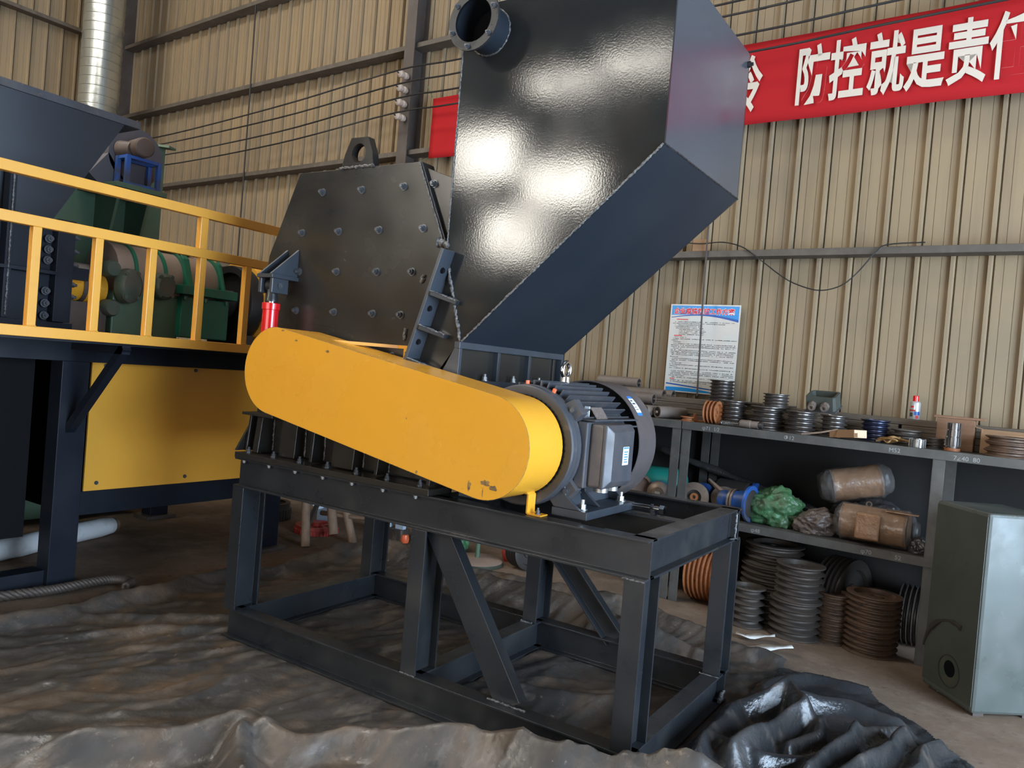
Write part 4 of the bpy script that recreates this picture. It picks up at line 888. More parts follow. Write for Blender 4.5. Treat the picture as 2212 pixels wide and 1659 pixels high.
roller(w2(-1.445, 2.80, z), w2(-1.325, 3.035, z), 'dusty roller pointing at the viewer on the rack edge, left of two')
roller(w2(-2.36, 3.26, ZP-.04+.046), w2(-1.42, 3.26, ZP-.04+.046), 'roller lying along the wall at the very back of the pile')
roller(w2(-2.30, 3.165, ZP-.04+.046), w2(-1.46, 3.165, ZP-.04+.046), 'roller lying along the wall, just in front of the rearmost one')
roller(w2(-2.10, 3.215, ZP-.04+.126), w2(-1.72, 3.215, ZP-.04+.126), 'short pale roller lying on top of the roller pile')
roller(w2(-2.25, 2.99, ZT+.046), w2(-1.60, 2.99, ZT+.046), 'roller lying lowest along the rack behind the fan cover')
roller(w2(-2.15, 2.985, ZT+.137), w2(-1.46, 2.985, ZT+.137), 'roller lying second along the rack above the lowest one')
# grooved pulleys
def pulley(loc, r, n, pitch, mat, label, axis=(0, 0, 1), group='pulleys on the rack', recess=.75, bore=.22, name='v_belt_pulley'):
    """a multi-groove pulley; loc is the centre of its lower/near face"""
    ax = Vector(axis).normalized(); t = thing(name, label, 'pulley', loc, group=group)
    g = min(pitch*.75, r*.32); h = n*pitch+pitch*.35
    prof = [(r*bore, pitch*recess), (r*.70, pitch*recess), (r*.74, 0), (r*.97, 0), (r, pitch*.06)]
    for k in range(n):
        zz = pitch*.175+k*pitch
        prof += [(r, zz), (r-g, zz+pitch*.36), (r-g, zz+pitch*.62), (r, zz+pitch*.97)]
    prof += [(r, h-pitch*.06), (r*.97, h), (r*.74, h), (r*.70, h-pitch*recess), (r*bore, h-pitch*recess), (r*bore, pitch*recess)]
    m = MB(); m.lathe(prof, loc, ax, 36); m.build('grooved_rim', mat, t, smooth=28)
    if r > .08:
        m = MB(); m.lathe([(r*bore*.7, pitch*recess*.3), (r*bore*1.5, pitch*recess*.3), (r*bore*1.6, pitch*recess), (r*bore*1.6, h-pitch*recess), (r*bore*1.5, h-pitch*recess*.55), (r*bore*.7, h-pitch*recess*.55), (r*bore*.7, pitch*recess*.3)], loc, ax, 24); m.build('hub', mat, t, smooth=28)
    return h
PS, PR, PD = 'pulley_steel', 'pulley_rust', 'pulley_dull'
e = .0008
pulley(w2(-.79, 2.95, ZT+e), .098, 6, .029, PS, 'dark steel pulley on the rack in front of the tall poster pulley')
pulley(w2(-1.00, 3.225, ZP+e), .100, 6, .026, PS, 'shiny six-groove pulley standing in front of the poster')
h = pulley(w2(-.525, 2.92, ZT+e), .122, 5, .031, PS, 'wide dark pulley lying below the smaller round one')
pulley(w2(-.475, 2.92, ZT+h+2*e), .092, 4, .022, PS, 'smaller pulley stacked on the wide dark one')
pulley(w2(-.275, 2.87, ZT+e), .104, 5, .029, PS, 'shiny pulley on the rack in front of the grey terminal box')
pulley(w2(-.065, 2.90, ZT+e), .090, 5, .028, PS, 'dark pulley behind the tan carton, below the terminal box')
pulley(w2(.187, 2.97, ZT+e), .094, 5, .027, 'blue_steel', 'blue black pulley right of the tan carton')
pulley(w2(.385, 2.95, ZT+e), .095, 3, .030, PD, 'low dark pulley behind the ochre straps')
pulley(w2(.565, 2.90, ZT+e), .055, 3, .020, PD, 'little dark pulley left of the wooden crate')
pulley(w2(-1.085, 2.80, ZT+e), .050, 1, .026, 'rust_orange', 'tiny rusty orange pulley by the rack post')
h = pulley(w2(.955, 2.83, ZT+e), .125, 1, .030, PR, 'lowest of the rusty pulleys in front of the cardboard box')
h2 = pulley(w2(.965, 2.83, ZT+h+2*e), .125, 1, .030, PR, 'middle of the rusty pulleys in front of the cardboard box')
pulley(w2(.955, 2.83, ZT+h+h2+3*e), .122, 1, .030, PR, 'topmost rusty pulley in front of the cardboard box')
pulley(w2(-.95, 2.83, ZT+.087), .086, 3, .028, 'rust_orange', 'rusty orange pulley standing upright on the rack edge', axis=WD_)
# other parts on the rack
t = thing('terminal_box', 'open grey terminal box with two cable glands lying on the pulleys', 'terminal box', w2(-.16, 2.97, ZT+.157), TH)
M_ = Matrix.Translation(w2(-.155, 2.965, ZT+.185)) @ WM @ Matrix.Rotation(-.05, 4, 'Z') @ Matrix.Rotation(.36, 4, 'X')
m = MB(M_); m.box(-.105, .105, -.075, .075, 0, .012); m.build('base_plate', 'motor_grey', t, bevel=.002)
m = MB(M_); o_ = [(-.095, -.07), (.085, -.07), (.10, -.05), (.10, .055), (.085, .07), (-.08, .07), (-.10, .05), (-.10, -.05)]; i_ = [(p[0]*.84, p[1]*.8) for p in o_]; n = 8
vs = [(*p, .012) for p in o_]+[(*p, .11) for p in o_]+[(*p, .11) for p in i_]+[(*p, .03) for p in i_]
m.add(vs, [(i, (i+1) % n, n+(i+1) % n, n+i) for i in range(n)]+[(n+i, n+(i+1) % n, 2*n+(i+1) % n, 2*n+i) for i in range(n)]+[(2*n+i, 2*n+(i+1) % n, 3*n+(i+1) % n, 3*n+i) for i in range(n)]+[tuple(range(3*n, 4*n))]); m.build('box_shell', 'cabinet_shaded', t)
for x in (-.05, .035):
    m = MB(M_); m.cyl((x, -.066, .05), (x, -.10, .046), .030, n=8); m.lathe([(.022, 0), (.022, .012), (.012, .012), (.012, 0)], (x, -.10, .046), (0, -1, 0), 16); m.build('cable_gland', 'roller_grey', t, smooth=30)
q = w2(.377, 3.235, ZP+.001)
t = thing('spray_can', 'silver spray can with red cap standing on the planks by the wall', 'spray can', q, TH)
m = MB(); m.lathe([(0, 0), (.031, 0), (.033, .004), (.033, .108), (.031, .116), (.022, .124), (0, .124)], q, (0, 0, 1), 28); m.build('can_body', 'can_silver', t, smooth=30)
m = MB(); m.lathe([(0, .122), (.019, .122), (.019, .160), (.016, .163), (0, .163)], q, (0, 0, 1), 24); m.build('cap', 'red_paint', t, smooth=30)
def canwrap(name, a0, a1, z0, z1, mat):
    m = MB(WM); n = 8; vs = []
    for i in range(n+1):
        a = math.radians(a0+(a1-a0)*i/n)
        for zz in (z0, z1): vs.append((.0336*math.cos(a), .0336*math.sin(a), zz))
    m.M = Matrix.Translation(q) @ WM; m.add(vs, [(2*i, 2*i+2, 2*i+3, 2*i+1) for i in range(n)]); m.build(name, mat, t, smooth=60)
canwrap('label_band', 180, 285, .055, .066, 'fire_red'); canwrap('label_emblem', 225, 262, .080, .092, 'ink_red'); canwrap('label_picture', 215, 258, .018, .046, 'cabinet_shaded'); canwrap('label_panel', 268, 340, .030, .054, 'poster_deep'); canwrap('label_spot', 290, 322, .006, .028, 'ink_red')
t = thing('carton', 'small tan carton tilted over the rack edge', 'box', w2(.07, 2.79, ZT), TH)
M_ = Matrix.Translation(w2(.062, 2.775, ZT+.012)) @ WM @ Matrix.Rotation(-.55, 4, 'Z') @ Matrix.Rotation(-.10, 4, 'Y')
m = MB(M_); m.box(-.11, .10, -.05, .06, 0, .052); m.build('carton_body', 'cardboard', t, bevel=.002)
m = MB(M_); m.box(.1005, .102, -.049, .059, .001, .051); m.build('end_face', 'cardboard_light', t)
m = MB(M_); m.box(.100, .128, -.048, -.046, .002, .030); m.build('flap', 'cardboard_light', t)
m = MB(); m.tube([w2(-.22, 2.715, ZT+.006), w2(-.10, 2.73, ZT+.030), w2(.0, 2.76, ZT+.062)], .006, 6)
tag(m.build('thin_stick', 'log_wood'), 'thin stick lying on the rack edge left of the carton', 'stick')
m = MB()
t = thing('coil_spring', 'small coil spring lying on the rack edge beside the rusty orange pulley', 'spring', w2(-.745, 2.78, ZT), TH)
pts = [w2(-.815+.14*i/110, 2.79+.016*math.cos(i*.72), ZT+.019+.016*math.sin(i*.72)) for i in range(111)]
m.tube(pts, .0026, 5); m.build('coil', 'zinc', t, smooth=60)
t = thing('small_motor', 'little brown cylindrical motor lying on the rack edge', 'motor', w2(-.60, 2.76, ZT), TH)
m = MB(); m.lathe([(0, 0), (.026, 0), (.029, .006), (.029, .075), (.026, .08), (.026, .13), (0, .13)], w2(-.665, 2.765, ZT+.030), WD_, 24); m.build('motor_body', 'roller_grey', t, smooth=30)
m = MB(); m.lathe([(0, 0), (.02, 0), (.02, .03), (0, .03)], w2(-.535, 2.765, ZT+.030), WD_, 20); m.build('end_cap', 'grease_dark', t, smooth=30)
m = WB(); m.box(-.70, -.62, 2.765+.04, 2.85, ZT+.001, ZT+.075); tag(m.build('red_block', 'fire_red', bevel=.004), 'small dull red block behind the little brown motor', 'box') if 0 else None
t = thing('angle_bracket', 'rusty ochre angle bracket on the rack right of the rollers', 'bracket', w2(-1.0, 2.86, ZT), TH)
m = MB(Matrix.Translation(w2(-1.035, 2.90, ZT+.001)) @ WM @ Matrix.Rotation(.5, 4, 'Z')); m.xz([(-.04, 0), (.06, 0), (.06, .05), (.045, .05), (.045, .012), (-.01, .012), (-.025, .06), (-.04, .055)], -.02, .03); m.build('bracket_body', 'rust_orange', t, bevel=.002)
m = WB(); m.box(-.90, -.44, 3.10, 3.33, ZP+.001, ZP+.013); tag(m.build('steel_plate', 'column_brown', bevel=.002), 'thin rusty plate lying on the planks right of the poster pulley', 'plate')
for k in range(4):
    a = random.uniform(.22, .36); pts = [w2(a+random.uniform(-.03, .12), 2.80+random.uniform(-.04, .06), ZT+.008+.05*abs(math.sin(i*1.3+k))*(.4+.6*random.random())) for i in range(6)]
    m = MB(); m.tube(cr_spline(pts, 8), [.006]*(5*8+1), 5)
    tag(m.build('packing_strap', 'strap_ochre', smooth=60), 'tangled ochre strap on the rack edge left of the toothed shaft', 'strap', 'ochre straps')
t = thing('pinion', 'small shiny toothed pinion on the rack edge left of the crate', 'gear', w2(.475, 2.79, ZT), TH)
def fluted(m, c, r, h, nt, ax=(0, 0, 1)):
    pts = []
    for i in range(nt):
        for k, rr in ((0, r), (.45, r), (.55, r*.84), (.95, r*.84)): a = 2*PI*(i+k)/nt; pts.append((rr*math.cos(a), rr*math.sin(a)))
    m.prism(pts, c, (1, 0, 0), (0, 1, 0), (0, 0, h))
m = MB(); fluted(m, w2(.475, 2.79, ZT+.001), .048, .052, 16); m.build('teeth', 'zinc', t, smooth=25)
m = MB(); m.cyl(w2(.475, 2.79, ZT+.053), w2(.475, 2.79, ZT+.058), .025, n=18); m.build('hub', 'pulley_steel', t, smooth=25)
t = thing('wooden_crate', 'open wooden crate of reddish boards standing on the rack', 'crate', w2(.66, 3.03, ZT), TH)
for a, b, d0, d1, z0, z1 in [(.555, .765, 2.935, 2.95, 0, .20), (.555, .575, 2.951, 3.045, 0, .20), (.745, .765, 2.951, 3.045, 0, .20), (.535, .82, 2.93, 3.058, .2005, .215)]:
    m = WB(); m.box(a, b, d0, d1, ZT+.001+z0, ZT+.001+z1); m.build('board', 'wood_board', t, bevel=.002)
t = thing('toothed_shaft', 'upright toothed steel shaft in front of the wooden crate', 'gear', w2(.665, 2.83, ZT), TH)
c_ = w2(.665, 2.83, ZT+.001)
for z0, z1, r, nt in ((0, .018, .045, 0), (.030, .085, .044, 14), (.09, .13, .042, 14), (.134, .175, .040, 14)):
    m = MB()
    if nt: fluted(m, c_+Vector((0, 0, z0)), r, z1-z0, nt); m.cyl(c_+Vector((0, 0, z0-.012)), c_+Vector((0, 0, z0)), r*.7, n=16)
    else: m.cyl(c_, c_+Vector((0, 0, z1)), r, n=20)
    m.build('tooth_ring' if nt else 'base', 'pulley_steel' if nt else 'rust_orange', t, smooth=25)
t = thing('cardboard_box', 'open dark cardboard box on the rack at the right edge', 'box', w2(1.0, 3.05, ZT), TH)
M_ = Matrix.Translation(w2(.99, 3.03, ZT+.001)) @ WM
m = MB(M_)
for b in ((-.19, .19, -.065, -.060, 0, .13), (-.19, .19, .015, .020, 0, .15), (-.19, -.185, -.060, .015, 0, .15), (.185, .19, -.060, .015, 0, .15), (-.185, .185, -.060, .015, 0, .005)): m.box(*b)
m.build('box_walls', 'cardboard', t)
m = MB(M_); m.prism([(0, 0), (.075, 0), (.075, .004), (0, .004)], (-.19, -.06, .15), (0, 1, 0), (.3, 0, 1), (-.10, 0, .02)); m.build('flap', 'cardboard', t)

# ---- middle level of the rack
z = ZM+.001
def axmat(p, ax): return Vector(p), Vector(ax).normalized()
t = thing('teal_motor', 'teal green motor lying behind the rack post beside the fan cover', 'motor', w2(-1.42, 3.14, ZM), TH)
m = MB(); m.lathe([(0, 0), (.125, 0), (.13, .01), (.13, .30), (.11, .33), (0, .33)], w2(-1.55, 3.14, z+.131), WD_, 36); m.build('motor_body', 'teal_paint', t, smooth=30)
m = MB(); m.lathe([(0, -.012), (.118, -.012), (.122, 0)], w2(-1.55, 3.14, z+.131), WD_, 36); m.build('end_plate', 'grease_dark', t, smooth=30)
t = thing('rusty_disc', 'rusty dark wheel disc on the rack beside the fan cover', 'wheel', w2(-1.52, 2.85, ZM), TH)
m = MB(); m.lathe([(0, 0), (.10, 0), (.105, .01), (.105, .05), (.085, .055), (.08, .03), (0, .03)], w2(-1.49, 2.90, z+.106), WD_*.55-WN_*.8, 32); m.build('disc', 'pulley_rust', t, smooth=30)
t = thing('geared_motor', 'round grey and blue geared motor with square shaft nut beside the rack post', 'motor', w2(-1.30, 2.85, ZM), TH)
p, ax = axmat(w2(-1.335, 2.95, z+.087), WD_*.35-WN_*.9)
m = MB(); m.lathe([(0, 0), (.086, 0), (.086, .06), (.07, .085), (.045, .10), (.04, .14), (0, .14)], p, ax, 28); m.build('motor_body', 'bare_iron', t, smooth=40)
m = MB(); m.lathe([(.0865, .01), (.0865, .055)], p, ax, 28); m.build('blue_band', 'blue_paint', t, smooth=40)
m = MB(); m.cyl(p+ax*.14, p+ax*.165, .028, n=4); m.build('shaft_nut', 'zinc', t)
t = thing('flange_motor', 'blue motor with large bare round flange facing out behind the frame corner', 'motor', w2(-.96, 2.85, ZM), TH)
p, ax = axmat(w2(-.985, 2.83, z+.111), WD_*.12-WN_)
m = MB(); m.lathe([(.055, .0), (.11, 0), (.11, .018), (.085, .022), (.055, .022)], p, ax, 40); m.build('flange', 'bare_iron', t, smooth=30)
m = MB(); m.lathe([(.058, .010), (.03, .004), (.03, .014), (.0, .014)], p, ax, 30); m.build('inner_face', 'grease_dark', t, smooth=30)
m = MB(); m.lathe([(.014, 0), (.03, 0), (.03, .026), (.014, .026), (.014, 0)], p, ax, 24); m.build('shaft_collar', 'rust_orange', t, smooth=30)
m = MB(); m.lathe([(0, -.25), (.085, -.25), (.09, -.20), (.09, -.04), (.105, -.02), (.105, 0)], p, ax, 32); m.build('motor_body', 'blue_paint', t, smooth=30)
t = thing('flange_disc', 'bare iron flange disc lying tilted against the blue reducer', 'flange', w2(-.80, 2.9, ZM), TH)
p, ax = axmat(w2(-.80, 2.955, z+.107), WD_*.35-WN_*.6+Vector((0, 0, .5)))
m = MB(); m.lathe([(.05, 0), (.105, 0), (.105, .016), (.05, .016), (.05, 0)], p, ax, 36); m.build('disc', 'bare_iron', t, smooth=30)
t = thing('gear_reducer', 'blue gear reducer with bare flanges left of the green bag', 'gear reducer', w2(-.66, 2.82, ZM), TH)
p, ax = axmat(w2(-.80, 2.84, z+.131), WD_-WN_*.10)
m = MB(); m.lathe([(0, .01), (.06, .01), (.066, .03), (.066, .10), (0, .10)], p, ax, 28); m.lathe([(.07, .12), (.075, .12), (.09, .22), (.09, .24)], p, ax, 30); m.build('reducer_body', 'blue_paint', t, smooth=30)
for x0, x1, r in ((.095, .11, .085), (.118, .132, .088), (.235, .252, .130)):
    m = MB(); m.lathe([(0, x0), (r, x0), (r, x1), (0, x1)], p, ax, 36); m.build('flange', 'bare_iron' if r < .1 else 'blue_paint', t, smooth=30)
m = MB(); m.lathe([(0, .253), (.10, .253), (.08, .262), (0, .262)], p, ax, 32); m.build('dark_face', 'grease_dark', t, smooth=30)
t = thing('dark_motor', 'dark dusty motor lying behind the reducers on the middle shelf', 'motor', w2(-.80, 3.14, ZM), TH)
m = MB(); m.lathe([(0, 0), (.10, 0), (.12, .03), (.12, .26), (.09, .29), (0, .29)], w2(-.95, 3.15, z+.121), WD_, 32); m.build('motor_body', 'grease_dark', t, smooth=30)
m = MB(); m.lathe([(.08, .30), (.122, .30), (.122, .32), (.08, .32), (.08, .30)], w2(-.95, 3.15, z+.123), WD_, 32); m.build('flange', 'blue_paint', t, smooth=30)
m = MB(); m.tube([w2(-.92, 2.92, .90), w2(-.80, 2.86, .84), w2(-.70, 2.84, .80)], [.012, .02, .016], 6)
tag(m.build('wood_splinter', 'log_wood', smooth=50), 'broken strip of wood lying over the reducers', 'wood')
m = MB(); pts = [w2(-1.46+1.42*i/12, 3.235-.02*math.sin(i), 1.05-.34*i/12) for i in range(13)]
m.tube(pts, [.030+.008*math.sin(i*2.1) for i in range(13)], 12)
tag(m.build('wrapped_shaft', 'dark_film', smooth=60), 'long shaft wrapped in dark film leaning along the back of the shelf', 'shaft')
lump('green_bag', w2(-.40, 2.90, z), (.165, .12, .145), 'green_bag', 'crumpled green plastic bag on the middle shelf', 'bag', 11, TH, .5)
g2 = bpy.data.objects['green_bag']; 
g2 = lump('bag_tail', Vector((.03, -.15, -.055)), (.10, .055, .085), 'green_bag', '', '', 5, 0, .5, parent=g2)
lump('brown_bag', w2(-.105, 2.86, z), (.14, .10, .095), 'brown_bag', 'tied brown plastic bag right of the green bag', 'bag', 21, TH+.2, .4)
lump('dark_bundle', w2(.17, 3.16, z), (.24, .11, .155), 'dark_film', 'bundle in dark film at the back of the middle shelf', 'bundle', 31, TH, .25)
def wrapped(name, label, p0, ax, r, L2, film_ends):
    p0, ax = axmat(p0, ax); t = thing(name, label, 'wrapped motor', p0-Vector((0, 0, r)))
    m = MB(); n = 44; a = ax.orthogonal().normalized(); b = ax.cross(a); vs = []; K = 22
    for k in range(K+1):
        for i in range(n):
            th = 2*PI*i/n; rr = r*(1+.05*noise.noise(Vector((math.cos(th)*2, math.sin(th)*2, k*.45+r*40))))
            vs.append(p0+ax*(L2*k/K)+(a*math.cos(th)+b*math.sin(th))*rr)
    m.add(vs, [(k*n+i, k*n+(i+1) % n, (k+1)*n+(i+1) % n, (k+1)*n+i) for k in range(K) for i in range(n)]+[tuple(range(n)), tuple(range(K*n, K*n+n))]); m.build('paper_wrap', 'wrap_brown', t, smooth=40)
    m = MB(); vs = []
    for k in range(K+1):
        for i in range(n):
            th = 2*PI*i/n; rr = r*(1.06+.10*noise.noise(Vector((math.cos(th)*3, math.sin(th)*3, k*.5+r*90))))
            vs.append(p0+ax*(L2*k/K)+(a*math.cos(th)+b*math.sin(th))*rr)
    m.add(vs, [(k*n+i, k*n+(i+1) % n, (k+1)*n+(i+1) % n, (k+1)*n+i) for k in range(K) for i in range(n)]); m.build('film_wrap', 'film_thin', t, smooth=40)
    for sgn, q in film_ends:
        m = MB(); vs = []; K = 8; base = p0+ax*(L2 if sgn > 0 else 0)
        for k in range(K+1):
            u = k/K; rad = r*1.06*math.cos(u*PI/2*.72)**.5
            for i in range(n):
                th = 2*PI*i/n; rr = rad*(1+.12*noise.noise(Vector((math.cos(th)*3, math.sin(th)*3, k*.6+q*9))))
                vs.append(base+ax*sgn*(u*q-.015)+(a*math.cos(th)+b*math.sin(th))*rr)
        m.add(vs, [(k*n+i, k*n+(i+1) % n, (k+1)*n+(i+1) % n, (k+1)*n+i) for k in range(K) for i in range(n)]+[tuple(range(K*n, K*n+n))]); m.build('film_end', 'film', t, smooth=50)
    return t
t = wrapped('wrapped_motor', 'motor in brown paper and clear film, lying on top of the other bundles', w2(-.06, 2.96, .985), Vector((.80, .32, .20)), .110, .32, ((-1, .09), (1, .09)))
p, ax = axmat(w2(-.06, 2.96, .985), Vector((.80, .32, .20)))
m = MB(); m.lathe([(0, -.006), (.098, -.006), (.098, -.001)], p, ax, 30); m.build('dark_end', 'grease_dark', t)
t = wrapped('wrapped_motor', 'motor in brown paper and film with square terminal box, lowest bundle by the post', w2(.06, 2.86, z+.126), WD_, .115, .40, ((-1, .06), (1, .05)))
M_ = Matrix.Translation(w2(.24, 2.735, z+.125)) @ WM
m = MB(M_); m.box(-.075, .075, -.02, .06, -.085, .085); m.build('terminal_box', 'wrap_brown', t, bevel=.012)
m = MB(); c_ = w2(.21, 2.88, z+.252); m.tube([c_+Vector((.016*math.cos(a), 0, .016*math.sin(a))) for a in [2*PI*i/16 for i in range(16)]], .005, 6, closed=True); m.build('eye_bolt', 'bare_iron', t, smooth=50)
m = MB(WM); m.M = Matrix.Translation(w2(.43, 2.80, z+.235)) @ WM; m.box(-.10, .09, -.02, .02, 0, .006); m.build('loose_strip', 'wrap_brown', t)
lump('small_bundle', w2(.535, 2.81, z), (.055, .06, .06), 'dark_film', 'small dark wrapped bundle beside the rack post', 'bundle', 41, TH, .3)
lump('paper_bundle', w2(.70, 2.90, z), (.09, .09, .10), 'brown_bag', 'brown bundle right of the rack post, half hidden by the cabinet', 'bundle', 44, TH, .3)
for k, a in enumerate((.36, .44)):
    m = MB(); m.lathe([(0, 0), (.06, 0), (.075, .02), (.06, .04), (0, .04)], w2(a, 3.18, z+.076), WD_, 24)
    tag(m.build('dark_disc', 'grease_dark', smooth=30), ['left', 'right'][k]+' of two dark discs standing behind the lowest wrapped motor', 'disc')

# ---- pulleys on the floor under the rack
z = FL+.001; GF = 'pulleys on the floor under the rack'
def stack(a, d, rs, mat, labels):
    zz = z
    for (r, n, p), lb in zip(rs, labels):
        zz += pulley(w2(a+random.uniform(-.008, .008), d, zz), r, n, p, mat, lb, group=GF)+.001
stack(-.45, 2.66-.045, [(.118, 5, .050)], PD, ['low dark pulley on the floor right behind the frame leg'])
stack(-.40, 2.94, [(.215, 4, .044), (.215, 4, .044), (.205, 3, .044)], PD, ['bottom wide pulley of the tall dark stack behind', 'middle wide pulley of the tall dark stack behind', 'topmost wide pulley of the tall dark stack behind'])
stack(-.137, 2.66, [(.166, 5, .046), (.158, 5, .044)], PD, ['lower pulley of the tallest clear stack on the floor', 'upper pulley of the tallest clear stack on the floor'])
stack(.082, 2.76, [(.112, 5, .033), (.115, 4, .033)], PR, ['lower pulley of the narrow rusty stack between two wide ones', 'upper pulley of the narrow rusty stack between two wide ones'])
stack(.319, 2.74, [(.165, 5, .035), (.168, 5, .035)], PR, ['lower pulley of the rusty brown stack by the right rack post', 'upper pulley of the rusty brown stack by the right rack post'])
pulley(w2(-.03, 3.06, z+.255), .255, 5, .034, 'grease_dark', 'large pulley standing on edge behind the narrow stack', axis=WD_*.9-WN_*.25, group=GF)
pulley(w2(.42, 3.12, z+.20), .20, 4, .030, 'grease_dark', 'dark pulley standing on edge beside the right rack post', axis=WD_, group=GF)
pulley(w2(-.985, 2.94, z+.215), .215, 8, .034, 'rust_orange', 'orange rusted pulley standing on edge behind the frame corner', axis=WD_, group=GF)
pulley(w2(-2.34, 2.55, z+.15), .15, 4, .034, 'grease_dark', 'black pulley standing on edge behind the frame, by the round stand', axis=WD_*.9-WN_*.3, group=GF)
lump('red_part', w2(-2.50, 2.62, FL), (.05, .05, .08), 'fire_red', 'small dull red part on the floor left of the black pulley', 'machine part', 61, 0, .3)
# white paper scraps
for k, (q, sz, rz) in enumerate([((-.05, 2.14), (.17, .05), .5), ((-.16, 2.33), (.12, .045), .25)]):
    m = MB(Matrix.Translation((q[0], q[1], FL+.018)) @ Matrix.Rotation(rz, 4, 'Z')); n = 8; vs = []
    for i in range(n+1):
        u = i/n*2-1
        for j, v in enumerate((-1, 1)): vs.append((u*sz[0], v*sz[1]*(1-.5*u*u)+.02*math.sin(u*3), .012+.03*u*u*(u > 0)+.006*math.sin(u*5+v)))
    m.add(vs, [(2*i, 2*i+2, 2*i+3, 2*i+1) for i in range(n)])
    o = m.build('paper_scrap', 'paper_white', smooth=60); sd_ = o.modifiers.new('thick', 'SOLIDIFY'); sd_.thickness = .001
    tag(o, ['torn white paper scrap nearest the frame leg on the floor', 'white paper scrap lying closer to the pulley stacks'][k], 'paper')

# ------------------------------------------------------------------ green grey steel cabinet at the right edge
ca = thing('steel_cabinet', 'worn green grey steel cabinet with a round hole in its shaded side', 'cabinet', (1.06, 1.973, FL), 0)
u_, v_ = Vector((.783, .622, 0)), Vector((-.622, .783, 0)); c0 = Vector((1.062, 1.973, FL+.02))
M_ = Matrix(((u_.x, v_.x, 0, c0.x), (u_.y, v_.y, 0, c0.y), (0, 0, 1, c0.z), (0, 0, 0, 1)))
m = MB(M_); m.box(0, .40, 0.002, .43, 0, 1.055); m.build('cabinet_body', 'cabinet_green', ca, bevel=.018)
m = MB(M_); m.prism([(.012, .035), (.418, .035), (.418, 1.035), (.012, 1.035)], (-.002, 0, 0), (0, 1, 0), (0, 0, 1), (.003, 0, 0)); sp = m.build('shaded_side_sheet', 'cabinet_shaded', ca)  # thin sheet carrying the painted-in shade of this side
m = MB(M_); m.lathe([(.082, .0035), (.088, .0035), (.088, 0), (.082, 0), (.082, .0035)], (-.002, .20, .150), (-1, 0, 0), 40); m.build('hole_rim', 'grease_dark', ca, smooth=30)
m = MB(M_); m.lathe([(.0, .0010), (.070, .0010), (.070, .0)], (-.002, .205, .150), (-1, 0, 0), 32); m.build('hole', 'green_greasy', ca)
m = MB(M_); m.lathe([(0, .0016), (.045, .0016)], (-.002, .195, .165), (-1, 0, 0), 24); m.build('hole_shade', 'black_void', ca)  # flat black disc painted in for the shade inside the hole
m = MB(M_); pts = []
for i in range(15): a = math.radians(12+95*i/14); pts.append((-.003, .20+.235*math.cos(a), .16+.26*math.sin(a)))
m.tube(pts, [.006+.030*abs(noise.noise(Vector((i*.9, 3, 1)))) for i in range(15)], 6); m.build('tar_arc', 'grease_dark', ca, smooth=50)
for x, y in ((.06, .06), (.34, .06), (.06, .36), (.34, .36)):
    m = MB(M_); m.box(x-.03, x+.03, y-.03, y+.03, -.0195, .0); m.build('foot', 'column_brown', ca)

